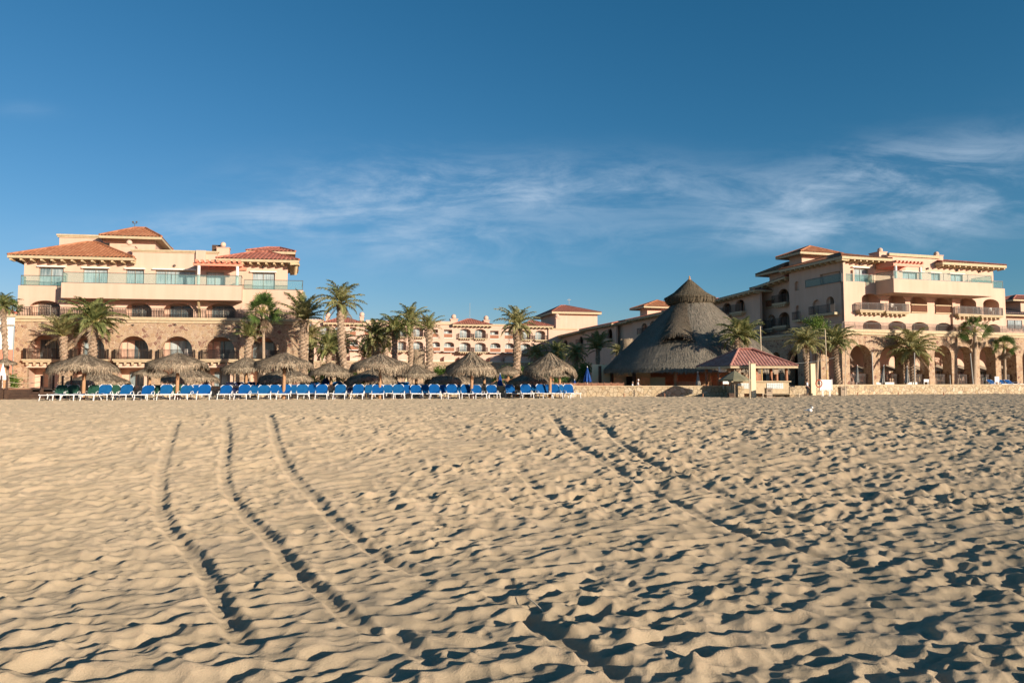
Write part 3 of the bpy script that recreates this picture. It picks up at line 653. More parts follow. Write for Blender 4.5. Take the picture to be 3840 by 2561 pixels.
    roofF(F,root,923,938,1108,946,-5.5,6.5,.95,(.42,.68),mat='tile_red',w=.34)
    # roof finial
    f=MB(); u,z=F.uv(505,850,-8.2); q=F.p(u,z,-8.2); f.tube([q+V((0,0,-.3)),q+V((0,0,.35))],.03,6); f.bar(q+V((-.22,0,.35)),q+V((.22,0,.35)),.05)
    f.sphere(q+V((-.2,0,.5)),.1); f.sphere(q+V((.2,0,.5)),.1); f.build('finial',M['bronze'],root)
    return root
hotel_left()
# ================================================================ HOTEL, centre block
def hotel_center():
    F=FC; o=F.p(0,0,0); root=empty('hotel_building',(o.x,o.y,0),'distant four-storey peach hotel block seen between the palms','hotel',world=True); w=MB()
    P='plaster_far'
    uL=F.uv(1165,1300)[0]; uR=F.uv(2062,1300)[0]; zt=F.uv(1800,1220)[1]; zt2=F.uv(1650,1205)[1]
    rows=[(1233,1268),(1284,1319),(1334,1369)]
    cols=[(1200,1235,1),(1255,1290,1),(1312,1342,0),(1368,1398,0),(1430,1467,1),(1492,1523,1),(1546,1587,1),(1620,1650,0),(1665,1703,0),(1723,1765,1),(1780,1822,1),(1838,1877,0),(1893,1930,0),(1950,1990,1),(2007,2045,1)]
    holes=[];todo=[]
    k0=1.0e-4
    for ri,(yt,yb) in enumerate(rows):
        for x0,x1,a in cols:
            dy=(x0-1740)*.040*(1 if ri==0 else .75 if ri==1 else .5)*.62
            u0,u1,z0,z1=F.rect(x0,x1,yt+dy,yb+dy,0)
            if ri==0 and not a:
                z1-=.35; u1-=.5; holes.append([(u0,z0),(u1,z0),(u1,z1),(u0,z1)])
            else: holes.append(arch_poly(u0,u1,z0,z1,(u1-u0)*.24,8))
            todo.append((u0,u1,z0,z1,a,ri))
    F.wall(w,[(uL,.3),(uR,.3),(uR,zt),(uL,zt)],holes,0,1.3)
    F.box(w,uL,uR,.3,zt-.1,-14,-2.2)
    sl=MB(); F.box(w,uL,uR,.3,zt-.1,-1.7,-1.35)
    for u0,u1,z0,z1,a,ri in todo:
        make_window(F,root,u0+.05,u0+(u1-u0)*.74,z0,z1-.2,-1.2,1,'pane','trim',fw=.11)
    rl=[]
    for u0,u1,z0,z1,a,ri in todo:
        if a and ri<2:
            s=MB(); F.box(s,u0-.35,u1+.35,z0-.2,z0,0.003,.8)
            for i in range(5): c=u0+(u1-u0)*(i+.5)/5; F.box(s,c-.12,c+.12,z0-.5,z0-.203,.003,.7)
            b=s.build('balcony',M['cornice'],root); r=MB(); iron_rail(r,F.p(u0-.3,z0,.75),F.p(u1+.3,z0,.75),1.1,.2,.035); iron_rail(r,F.p(u0-.3,z0,.05),F.p(u0-.3,z0,.75),1.1,.2,.035); iron_rail(r,F.p(u1+.3,z0,.05),F.p(u1+.3,z0,.75),1.1,.2,.035); r.build('railing',M['iron'],b)
        else:
            r=MB(); F.box(r,u0,u1,z0,z0+.95,-.12,-.06); rr=r.build('balcony_screen',M['lattice'],root); q=MB(); F.box(q,u0-.1,u1+.1,z0-.15,z0-.003,.003,.15); F.box(q,u0,u1,z0+.952,z0+1.05,-.15,.05); q.build('sill',M['trim'],rr)
    for xa,xb in ((1372,1700),(1165,1215)):
        ua=F.uv(xa,1210)[0];ub=F.uv(xb,1210)[0]; F.box(w,ua,ub,zt+.353,zt2,-6,.1)
    w.build('wall',M[P],root)
    c=MB(); F.box(c,uL,uR,zt+.003,zt+.35,-.3,.25); zz=F.uv(1700,1356,0)[1]; F.box(c,uL,uR,zz-.3,zz,.003,1.3); c.build('cornice',M['cornice'],root)
    pod=MB(); F.box(pod,uL,uR,.3,zz-.303,.01,1.1); pod.build('stone_wall',M['stone'],root)
    for xa,ya,xb,yb,mat in ((1212,1209,1362,1211,'tile_red'),(1698,1216,1847,1217,'tile_red'),(1953,1222,2075,1222,'tile_red')):
        roofF(F,root,xa,ya,xb,yb,1.2,9,1.7,(.45,.55),mat=mat,w=.45,corb=1.0,cw=.3,fascia=.4)
    ch=[(1690,1716,1198,1216),(1815,1835,1203,1220),(1222,1236,1192,1208),(1350,1364,1190,1210),(2085,2100,1195,1232)]
    for x0,x1,y0,y1 in ch:
        q=MB(); g=F.rect(x0,x1,y0,y1,-.6); F.box(q,g[0],g[1],g[2]-.5,g[3],-2.2,-.6); F.box(q,g[0]-.15,g[1]+.15,g[3],g[3]+.2,-2.35,-.45); q.sphere(F.p((g[0]+g[1])/2,g[3]+.75,-1.4),.62); q.build('chimney',M[P],root)
    # tower with the large hip roof and the step beside it
    tw=MB(); g=F.rect(2082,2240,1168,1240,-3); F.box(tw,g[0],g[1],.5,g[3],-16,-3)
    g2=F.rect(2057,2165,1236,1300,.4); F.box(tw,g[0],g[1],.5,g[3],-16,-3.0) if False else None; tw.build('tower',M[P],root); tw=MB(); F.box(tw,g2[0],g2[1],.5,g2[3],-2.95,.4); tw.build('annex',M[P],root)
    c=MB(); F.box(c,g2[0],g2[1],g2[3]+.003,g2[3]+.3,-.2,.6); c.build('parapet_cap',M['cornice'],root)
    roofF(F,root,2070,1167,2256,1172,-1.8,18,2.6,(.40,.5),mat='tile_red',w=.45,fascia=.55)
    v=MB(); 
    for u_,z_,hh in ((2044,1196,2.4),(2062,1202,1.5)):
        pass
    f=MB(); u,z=F.uv(1762,1192,-3.5); q=F.p(u,z,-3.5); f.tube([q,q+V((0,0,3.8))],.05,5); u,z=F.uv(2134,1141,-9); q=F.p(u,z,-9); f.tube([q,q+V((0,0,1.6))],.06,5); f.bar(q+V((-.5,0,1.2)),q+V((.5,0,1.2)),.12); f.build('antenna',M['metal'],root)
hotel_center()
# ================================================================ HOTEL, right block with its long wing
def hotel_right():
    F=FR; o=F.p(0,0,0); root=empty('hotel_building',(o.x,o.y,0),'large peach hotel block at the right with tall stone arcade and a long shaded wing','hotel',world=True)
    w=MB(); st=MB(); c=MB()
    uE=F.uv(3771,1160)[0]
    zs=(F.uv(3250,1234,1.2)[1]+F.uv(3700,1247,1.2)[1])/2
    e1=FS.uv(2962,1150)[0]
    # --- stone arcade front
    ul=F.uv(3158,1350,1.0)[0]; ur=F.uv(4050,1350,1.0)[0]
    A=[(3187,3270,1292),(3300,3388,1295),(3408,3483,1296),(3505,3569,1295),(3591,3650,1299),(3674,3734,1299),(3754,3812,1304),(3835,3892,1308)]
    holes=[];gs=[]
    for x0,x1,yt in A:
        u0,u1,z0,z1=F.rect(x0,x1,yt,1440,1.0); gs.append((u0,u1,TZ+.02,z1)); holes.append(arch_poly(u0,u1,TZ+.02,z1,(u1-u0)/2*1.02,14))
    F.wall(st,[(ul,.3),(ur,.3),(ur,zs-.05),(ul,zs-.05)],holes,1.0,1.3)
    # back wall of the arcade
    F.box(w,ul,ur,.5,zs-.6,-4.4,-4.0); F.box(w,ul+.4,ur,zs-1.2,zs-.6,-4.0,-.35)
    for i,(u0,u1,z0,z1) in enumerate(gs):
        cc=(u0+u1)/2+1.9
        make_window(F,root,cc-1.1,cc+1.1,z0+.02,z0+2.5,-3.97,2,'pane_dark','timber' if i in (2,3,4) else 'bronze',fw=.12)
    # corner pier on the shaded side + shaded arcade
    S=FS; 
    def srect(x0,x1,yt0,yb0,d): 
        u0,_=S.uv(x0,(yt0+yb0)/2,d); u1,_=S.uv(x1,(yt0+yb0)/2,d); z1=S.uv((x0+x1)/2,yt0,d)[1]; z0=S.uv((x0+x1)/2,yb0,d)[1]; return u0,u1,z0,z1
    hs=[]
    sx0=S.uv(2700,1400,1.0)[0]
    for x0,x1,yt in ((3078,3127,1298),(3018,3056,1304),(2953,2992,1312),(2895,2926,1320),(2850,2872,1326)):
        u0,u1,z0,z1=srect(x0,x1,yt,1438,1.0); hs.append(arch_poly(u0,u1,TZ+.02,z1,(u1-u0)/2,12))
    S.wall(st,[(sx0,.3),(-.15,.3),(-.15,zs-.05),(sx0,zs-.05)],hs,1.0,1.2)
    S.box(w,sx0,-5.5,.5,zs-.6,-4.3,-4.0)
    st.build('stone_wall',M['stone'],root)
    # cornice
    F.box(c,ul-.3,ur,zs-.35,zs,-.3,1.3); F.box(c,ul-.15,ur,zs-.65,zs-.353,-.25,1.15)
    S.box(c,sx0,.9,zs-.36,zs-.004,-.3,1.28); S.box(c,sx0,.9,zs-.66,zs-.36,-.25,1.13)
    # --- plaster front floors 3,4
    zp=(F.uv(3230,1056)[1]+F.uv(3745,1084)[1])/2
    L3=[(3236,3305,1202),(3331,3398,1204),(3418,3482,1208),(3508,3571,1211),(3602,3660,1215),(3701,3751,1216)]
    L4=[(3232,3301,1101,1163),(3333,3395,1106,1168),(3414,3477,1112,1170),(3505,3567,1116,1173),(3600,3661,1118,1178),(3687,3747,1122,1182)]
    hf=[];gf=[]
    for x0,x1,yt in L3:
        u0,u1,z0,z1=F.rect(x0,x1,yt,1236,0); g=(u0,u1,zs+.05,z1); gf.append((g,'lo')); hf.append(arch_poly(*g,(u1-u0)*.24))
    for i,(x0,x1,yt,yb) in enumerate(L4):
        u0,u1,z0,z1=F.rect(x0,x1,yt,yb,0); g=(u0,u1,z0,z1); gf.append((g,i)); hf.append(arch_poly(*g,(u1-u0)*.24))
    F.wall(w,[(0,zs-.5),(uE,zs-.5),(uE,zp),(0,zp)],hf,0,.4)
    for g,i in gf:
        u0,u1,z0,z1=g; dd=-1.9
        F.box(w,u0-.25,u0-.02,z0-.1,z1+.1,dd,-.4); F.box(w,u1+.02,u1+.25,z0-.1,z1+.1,dd,-.4); F.box(w,u0-.25,u1+.25,z1+.1,z1+.2,dd,-.4); F.box(w,u0-.25,u1+.25,z0-.1,z1+.1,dd-.2,dd); F.box(w,u0-.25,u1+.25,z0-.2,z0-.01,dd,-.02)
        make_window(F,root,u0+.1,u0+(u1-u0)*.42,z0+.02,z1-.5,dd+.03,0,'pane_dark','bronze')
    for i,(x0,x1,ya,yb) in enumerate(((3226,3312,1136,1163),(3324,3408,1139,1168),(3594,3674,1150,1178),(3680,3760,1154,1182))):
        balcony(F,root,x0,x1,ya,yb,0,.8,5)
    for x0,x1,ya,yb in ((3418,3474,1145,1170),(3509,3564,1148,1173)): lattice(F,root,x0,x1,ya,yb,.03)
    F.box(w,0.3,uE-.3,zs-.5,zp-.3,e1,-2.6); F.box(w,uE-.3,uE,zs-.5,zp,e1,-.4); F.box(w,.3,uE-.3,zp-.3,zp-.02,e1,-.4)
    # pilaster
    g=F.rect(3570,3582,1110,1236,.15); F.box(w,g[0],g[1],zs,g[3],.003,.25)
    # projecting parapet
    b0,b1,bz0,bz1=F.rect(3352,3722,1061,1104,2.8); bz1=zp+.12
    F.box(w,b0,b1,bz0,bz1,2.5,2.8); F.box(w,b0,b0+.3,bz0,bz1,.003,2.5); F.box(w,b1-.3,b1,bz0,bz1,.003,2.5); F.box(w,b0+.3,b1-.3,bz0,bz0+.25,.003,2.5); F.box(w,b0+.3,b1-.3,bz1-.3,bz1-.14,.003,2.5)
    glass_rail(F,root,b0+.05,b1-.05,bz1,1.0,2.75,4.2,(2.7,2.7)); glass_rail(F,root,.1,b0-.1,zp,1.02,-.08,3.5); glass_rail(F,root,b1+.1,uE-.2,zp,1.02,-.08,3,(0,2.5))
    # penthouse
    dp=-.3; p1=F.uv(3725,1040,dp)[0]; p0=.0; zR=(F.uv(3250,966,.9)[1]+F.uv(3650,990,.9)[1])/2-.25; zM=F.uv(3430,966,dp)[1]
    W=[(3202,3256,1008),(3385,3440,1020),(3492,3525,1025),(3565,3610,1030)]; h4=[];g4=[]
    for x0,x1,yt in W:
        u0,u1,z0,z1=F.rect(x0,x1,yt,1050,dp); g4.append((u0,u1,zp+.02,z1)); h4.append([(u0,zp+.02),(u1,zp+.02),(u1,z1),(u0,z1)])
    um0=F.uv(3330,980,dp)[0]; um1=F.uv(3520,980,dp)[0]
    F.wall(w,[(p0,zp-.3),(p1,zp-.3),(p1,zR),(um1,zR),(um1,zM),(um0,zM),(um0,zR),(p0,zR)],h4,dp,.25)
    for g in g4: make_window(F,root,g[0]+.01,g[1]-.01,g[2],g[3]-.01,dp-.2,1,'pane')
    F.box(w,p0+.3,p1-.3,zp,zR-.1,e1,dp-.7); F.box(w,p1-.3,p1,zp,zR,e1,dp-.25); F.box(w,um0,um1,zR-.1,zM-.05,e1+1,dp-.25)
    q=F.rect(3331,3519,957,968,dp); F.box(c,um0,um1,zM+.003,zM+.35,dp-.2,dp+.25)
    cc=MB()
    for x0,x1,y in ((3196,3262,1003),(3380,3466,1019),(3488,3530,1023),(3560,3617,1027)):
        g=F.rect(x0,x1,y-1.5,y+2,dp+.2); F.box(cc,g[0],g[1],g[2],g[3],dp+.003,dp+.3)
    cc.build('window_canopy',M['trim'],root)
    # pergola
    pg=MB(); g0=F.rect(3348,3460,988,1000,2.5); F.box(pg,g0[0],g0[1],g0[2],g0[3],2.4,2.6); F.box(pg,g0[0]+.2,g0[1],g0[2],g0[3],-.2,.0); F.box(pg,g0[0],g0[0]+.2,g0[2],g0[3],0,2.4)
    for i in range(8):
        u=g0[0]+.3+(g0[1]-g0[0]-.6)*i/7; F.box(pg,u-.12,u+.12,g0[3]+.003,g0[3]+.25,-.25,2.9)
    p=pg.build('pergola',M['coral'],root); pc=MB()
    for u in (g0[0]+.4,g0[1]-.4): pc.tube([F.p(u,bz1,2.5),F.p(u,g0[2],2.5)],.16,10)
    pc.build('column',M['trim'],p)
    for x,y in ((3224,992),(3476,1008),(3587,1015),(3671,1020)):
        l=MB(); u,z=F.uv(x,y,dp); l.sphere(F.p(u,z,dp+.15),.14); F.box(l,u-.08,u+.08,z-.08,z+.08,dp+.003,dp+.1); l.build('wall_lamp',M['bronze'],root)
    for x0,x1,y0,yb,cx,cy,rr in ((3297,3326,946,960,3300,939,9),(3510,3537,959,975,3511,953,9)):
        q=MB(); dd=dp-.6; g=F.rect(x0,x1,y0,yb,dd); F.box(q,g[0],g[1],g[2]-.8,g[3],dd-1.6,dd); F.box(q,g[0]-.07,g[1]+.07,g[3],g[3]+.08,dd-1.67,dd+.07); u,z=F.uv(cx,cy,dd-.5); q.sphere(F.p(u,z,dd-.5),rr*.036); q.build('chimney',M['plaster'],root)
    # terrace railing over the arcade
    r=MB(); iron_rail(r,F.p(ul+.1,zs,1.1),F.p(ur,zs,1.1),.85,.18,.03); iron_rail(r,S.p(sx0,zs,1.1),S.p(.9,zs,1.1),.85,.2,.03); r.build('terrace_railing',M['iron'],root)
    # --- shaded side of the main block
    hs=[];gsd=[]
    def harch(x0,x1,yt,yb,k=.45,win=1):
        u0,u1,z0,z1=srect(x0,x1,yt,yb,0); hs.append(arch_poly(u0,u1,z0,z1,(u1-u0)*k)); gsd.append((u0,u1,z0,z1)); return u0,u1,z0,z1
    harch(2980,2996,1055,1090,.5); harch(3047,3078,1124,1180,.5); harch(3098,3128,1112,1170,.5); harch(2984,2998,1145,1198,.5)
    u0,u1,z0,z1=srect(3075,3157,1022,1072,0); hs.append([(u0,zp+.02),(u1,zp+.02),(u1,z1),(u0,z1)]); gsd.append((u0,u1,zp+.02,z1))
    S.wall(w,[(e1,zs-.5),(-.001,zs-.5),(-.001,zR),(e1,zR)],hs,0,.35)
    for g in gsd:
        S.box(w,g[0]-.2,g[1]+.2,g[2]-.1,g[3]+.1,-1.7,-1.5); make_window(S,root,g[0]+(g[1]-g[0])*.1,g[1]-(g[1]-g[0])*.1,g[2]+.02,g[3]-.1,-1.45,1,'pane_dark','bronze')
    for x0,x1,ya,yb in ((3035,3132,1149,1176),(2972,3003,1177,1199)):
        u0,_=S.uv(x0,yb,.7);u1,_=S.uv(x1,yb,.7); z0=S.uv((x0+x1)/2,yb,.7)[1]
        s=MB(); S.box(s,u0,u1,z0-.3,z0,.003,.8); b=s.build('balcony',M['cornice'],root); r=MB(); iron_rail(r,S.p(u0,z0,.75),S.p(u1,z0,.75),1.05,.16,.03); iron_rail(r,S.p(u0,z0,.03),S.p(u0,z0,.75),1.05,.16,.03); r.build('railing',M['iron'],b)
    u0=S.uv(3020,1075,.1)[0]; glass_rail(S,root,u0,-.1,zp,1.02,.1,3.5)
    # --- the wing, staggered sections (x far, x near, eave y far, eave y near, set-back)
    secs=[(2848,2962,1082,1040,-1.2),(2640,2848,1142,1088,.6),(2510,2640,1166,1136,-.8),(2372,2510,1200,1172,.5),(2310,2372,1216,1203,-.6),(2195,2310,1236,1214,.5),(2060,2195,1271,1240,-.6)]
    prev=None; secg=[]
    for (xa,xb,ya,yb,d) in secs:
        ua,za=S.uv(xa,ya,d);ub,zb=S.uv(xb,yb,d)
        secg.append((ua,ub,za,zb,d))
    AR=[(2917,2958,1083,1136),(2757,2793,1123,1170),(2709,2743,1136,1182),(2920,2960,1170,1222),(2875,2908,1180,1232),(2405,2427,1212,1252),(2437,2458,1204,1246),(2277,2296,1232,1271),(2305,2325,1226,1266),(2095,2108,1280,1306),(2114,2128,1275,1303),(2215,2232,1248,1284),(2540,2560,1180,1215),(2580,2602,1172,1208),(2750,2786,1215,1255),(2400,2424,1268,1305),(2434,2456,1262,1300),(2172,2186,1262,1290)]
    hol=[[] for _ in secs]
    for x0,x1,yt,yb in AR:
        for k,(xa,xb,ya,yb_,d) in enumerate(secs):
            if xa<=x0 and x1<=xb:
                u0,u1,z0,z1=srect(x0,x1,yt,yb,d); hol[k].append(arch_poly(u0,u1,z0,z1,(u1-u0)*.4,8)); S.box(w,u0-.2,u1+.2,z0-.1,z1+.1,d-1.7,d-1.5)
                make_window(S,root,u0+(u1-u0)*.15,u1-(u1-u0)*.3,z0+.02,z1-.3,d-1.45,1,'pane_dark','bronze')
                s=MB(); S.box(s,u0-.3,u1+.3,z0-.3,z0-.003,d+.003,d+.8)
                for i in range(5): q=u0+(u1-u0)*(i+.5)/5; S.box(s,q-.15,q+.15,z0-.6,z0-.303,d+.003,d+.7)
                b=s.build('balcony',M['cornice'],root); r=MB(); iron_rail(r,S.p(u0-.3,z0,d+.75),S.p(u1+.3,z0,d+.75),1.1,.22,.05); r.build('railing',M['iron'],b)
    for k,(ua,ub,za,zb,d) in enumerate(secg):
        S.wall(w,[(ua,TZ),(ub,TZ),(ub,zb),(ua,za)],hol[k],d,.4)
        S.box(w,ua+.05,ub-.05,.5,min(za,zb)-.2,-13,d-2.2)
    for x0,x1,y0,y1 in ((2872,2904,1126,1150),(2819,2849,1140,1162),):
        lattice(S,root,x0,x1,y0,y1,.9 if x1<2848 else -1.1)
    w.build('wall',M['plaster'],root); c.build('cornice',M['cornice'],root)
    # roofs: eave line following each section
    def wing_roof(ua,ub,za,zb,d,over=1.3,dep=12,rise=1.6,mat='tile_red'):
        A=S.p(ua-.6,za,d+over);B=S.p(ub+.6,zb,d+over);C=S.p(ub+.6,zb,d-dep);D=S.p(ua-.6,za,d-dep)
        L=ub-ua; k=min(.45,5/L); R0=S.p(ua+L*k,za+rise+(zb-za)*k,d-dep/2);R1=S.p(ub-L*k,zb+rise-(zb-za)*k,d-dep/2)
        hip_roof(root,A,B,C,D,R0,R1,mat=mat,w=.45,fascia=.28,corb=1.3,cw=.28,cl=1.0)
    for g in secg: wing_roof(*g)
    # main roof over the penthouse : corner, hip both ways
    z=zR+.3
    ua=F.uv(3345,972,dp+1.2)[0]
    hip_roof(root,F.p(-1.0,z,1.0),F.p(ua,z,1.0),F.p(ua,z,e1-.8),F.p(-1.0,z,e1-.8),F.p(ua*.45,z+1.3,-3.6),F.p(ua*.5,z+1.3,e1+4),mat='tile',w=.34,corb=.95,corb_sides=(0,3),fascia=.35,cl=1.0)
    ub=F.uv(3535,986,dp+1.2)[0]; uc=F.uv(3775,998,dp+1.2)[0]
    hip_roof(root,F.p(ub,z,dp+1.2),F.p(uc,z,dp+1.2),F.p(uc,z,e1),F.p(ub,z,e1),F.p(ub+3.0,z+1.5,-5),F.p(uc-7,z+1.5,-5),mat='tile_red',w=.34,corb=.95,fascia=.35,cl=1.0)
    # towers rising from the wing
    tw=MB()
    ga=S.uv(3007,980,-3)[0]; gb=S.uv(2960,980,-3)[0]
    za=S.uv(3000,952,-3)[1]
    q0=S.p(gb,0,-3);q1=S.p(ga,0,-3)
    u_e=4.6; P_=lambda u,zz,d: S.p(u,zz,d)
    S.box(tw,gb,ga,zp,za,-3-u_e,-3); tw.build('tower',M['plaster'],root); tw=MB()
    # second, farther tower
    gc=S.uv(2938,1020,-3)[0]; gd=S.uv(2885,1030,-3)[0]; zb=S.uv(2925,1018,-3)[1]; S.box(tw,gd,gc,zp,zb,-7,-3); tw.build('tower',M['plaster'],root); tw=MB()
    ge=S.uv(2427,1160,-4)[0]; gf_=S.uv(2400,1165,-4)[0]; zc=S.uv(2424,1152,-4)[1]; S.box(tw,gf_,ge,zp-4,zc,-10,-4); tw.build('tower',M['plaster'],root)
    def trf(a,b,zz,d0,d1,ov,rise,mat='tile'):
        A=S.p(a-ov,zz,d0+ov);B=S.p(b+ov,zz,d0+ov);C=S.p(b+ov,zz,d1-ov);D=S.p(a-ov,zz,d1-ov); m=(a+b)/2; dm=(d0+d1)/2
        hip_roof(root,A,B,C,D,S.p(m-.2,zz+rise,dm),S.p(m+.2,zz+rise,dm),mat=mat,w=.36,fascia=.32)
    trf(gb,ga,za,-3,-3-u_e,1.3,1.3); trf(gd,gc,zb,-3,-7,1.4,1.5); trf(gf_,ge,zc,-4,-10,1.6,1.6)
hotel_right()
# ---- building edge beyond the right block, white house at the left edge
def side_houses():
    root=empty('hotel_building',at(3800,1440,118),'dim grey roofed house edge at the far right','house',world=True)
    F=line_fac(3770,118,.28,(-.3,1)); w=MB(); g=F.rect(3778,4200,1180,1440,0); F.box(w,g[0],g[1],.4,g[3],-14,0); g2=F.rect(3828,4200,1138,1180,-2); F.box(w,g2[0],g2[1],g[3],g2[3],-12,-2); w.build('wall',M['plaster_far'],root)
    roofF(F,root,3768,1182,4230,1190,1.2,16,2.2,mat='tile_dark',w=.4); roofF(F,root,3800,1130,4230,1132,-1,14,1.8,mat='tile_red',w=.4)
    make_window(F,root,*F.rect(3778,3832,1200,1233,.02),.05,1,'pane','bronze'); r=MB(); a=F.p(g[0],F.uv(3800,1240)[1],.5); b=F.p(g[1],F.uv(3800,1240)[1],.5); iron_rail(r,a,b,1.0,.2,.03); r.build('railing',M['iron'],root)
    root=empty('house',at(20,1440,74),'white rendered house with red band behind the fan palm at the left edge','house',world=True)
    F=line_fac(0,62,.1,(-.85,1)); w=MB(); g=F.rect(-300,50,1175,1310,0); F.box(w,g[0],g[1],g[2]-.003,g[3],-10,0); g1=F.rect(-300,56,1180,1210,.3); F.box(w,g1[0],g1[1],g1[3]-.9,g1[3],.003,.4); w.build('wall',M['white_wall'],root)
    w=MB(); F.box(w,g[0],g[1],.5,g[2],-10,.05); w.build('red_band',M['coral'],root)
    make_window(F,root,*F.rect(-60,-10,1220,1300,.02),.05,1,'pane'); roofF(F,root,-340,1172,60,1176,.6,12,1.5,mat='tile_red')
side_houses()
# ================================================================ PALMS
def frond_leaves(mb,ra,p0,az,el,L,droop,width,n=26,twist=0):
    """date palm frond: returns rachis points"""
    pts=[];p=V(p0);e=el;st=L/12
    hd=V((math.cos(az),math.sin(az),0)); bend=ra.uniform(-.25,.25)
    for i in range(13):
        pts.append(p.copy()); a2=az+bend*i/12
        p=p+V((math.cos(a2)*math.cos(e),math.sin(a2)*math.cos(e),math.sin(e)))*st; e-=droop/12*(.35+1.3*i/12)
    for k in range(n):
        f=.16+.84*k/(n-1); x=f*12; i=min(int(x),11); q=pts[i].lerp(pts[i+1],x-i); t=(pts[i+1]-pts[i]).normalized()
        side=t.cross(V((0,0,1))); side=side.normalized() if side.length>.05 else V((-math.sin(az),math.cos(az),0)); up=side.cross(t).normalized()
        ll=L*.25*(math.sin(PI*min(1,.12+.88*f)**.8)*.8+.28)*ra.uniform(.8,1.15)
        for s in (-1,1):
            d=(side*s*.75+t*(.55+.5*f)+up*ra.uniform(.0,.5)+V((0,0,-.25*f))).normalized()
            tip=q+d*ll+V((0,0,-ll*ra.uniform(.1,.5))); m=q+d*ll*.5; w=t*width*ra.uniform(.7,1.2)
            mb.add([q-w*.4,m-w*.5+up*.01,tip,m+w*.5,q+w*.4],[(0,1,3,4),(1,2,3)])
    return pts
def date_crown(seed,nf,up=1.45,low=-.5,droop=1.25,dead=3):
    ra=random.Random(seed); lf=MB(); rc=MB(); dd=MB()
    for k in range(nf):
        f=k/(nf-1); el=up+(low-up)*f**.85; az=k*2.39996+ra.uniform(-.25,.25)
        L=1.0*ra.uniform(.85,1.08)*(.72+.28*math.sin(PI*min(1,.25+f)))
        pts=frond_leaves(lf,ra,(0,0,0),az,el,L,droop*ra.uniform(.7,1.2),.034,34)
        rc.tube(pts[:10],[.013*(1-.08*i) for i in range(10)],4,False)
    for k in range(dead):
        az=ra.uniform(0,6.28); pts=frond_leaves(dd,ra,(0,0,-.03),az,low-.5,.75,.6,.02,16); rc.tube(pts[:8],.008,3,False)
    root=(lf,rc,dd); out=[]
    for m,nm,mt in ((lf,'fronds','frond'),(rc,'stalks','rachis'),(dd,'dead_fronds','dead')):
        if not m.v: continue
        me=bpy.data.meshes.new(nm); me.from_pydata(m.v,[],m.f); me.update(); me.materials.append(M[mt]); out.append((nm,me))
    return out
def fan_crown(seed,nf,skirt=30):
    ra=random.Random(seed); lf=MB(); rc=MB(); dd=MB()
    def fan(mb,c,dirv,R,n=17,spread=2.7,wd=.017):
        d=V(dirv).normalized(); s=d.cross(V((0,0,1))); s=s.normalized() if s.length>.05 else V((1,0,0)); u=s.cross(d).normalized(); ro=ra.uniform(-1.2,1.2); s,u=s*math.cos(ro)+u*math.sin(ro),u*math.cos(ro)-s*math.sin(ro)
        for i in range(n):
            a=-spread/2+spread*i/(n-1); v=(d*math.cos(a)+s*math.sin(a)); r=R*(.8+.2*math.cos(a))*ra.uniform(.9,1.08); pass
            side=(d*(-math.sin(a))+s*math.cos(a))*wd*1.25; m=c+v*r*.58+u*.02*(i%2); tip=c+v*r+V((0,0,-r*ra.uniform(.02,.22)))
            mb.add([c,m-side,tip,m+side],[(0,1,2,3)])
    for k in range(nf):
        f=k/(nf-1); el=1.5-1.85*f; az=k*2.39996+ra.uniform(-.2,.2); d=V((math.cos(az)*math.cos(el),math.sin(az)*math.cos(el),math.sin(el)))
        L=ra.uniform(.38,.62); c=d*L+V((0,0,-.1*L*f)); rc.tube([V((0,0,0)),d*L*.5+V((0,0,.02)),c],[.02,.014,.01],4,False); d2=(d+V((0,0,-.35*f-.1))).normalized(); fan(lf,c,d2,ra.uniform(.42,.58))
    for k in range(skirt):
        az=ra.uniform(0,6.28); d=V((math.cos(az)*.45,math.sin(az)*.45,-1)); z=-ra.uniform(.05,.6); c=V((math.cos(az)*.1,math.sin(az)*.1,z)); fan(dd,c+d.normalized()*.12,d,ra.uniform(.3,.45),9,1.5,.03)
    out=[]
    for m,nm,mt in ((lf,'fan_leaves','fan'),(rc,'stalks','rachis'),(dd,'dead_fronds','dead')):
        if not m.v: continue
        me=bpy.data.meshes.new(nm); me.from_pydata(m.v,[],m.f); me.update(); me.materials.append(M[mt]); out.append((nm,me))
    return out
CR={'a':date_crown(1,27,1.5,-.25,1.35),'b':date_crown(2,26,1.5,.35,.85,2),'c':date_crown(3,32,1.5,-.45,1.7,5),'d':date_crown(4,22,1.52,.15,1.15,2),'e':date_crown(5,28,1.4,-.1,1.5,4),
    'f':fan_crown(6,34,30),'g':fan_crown(7,20,6)}
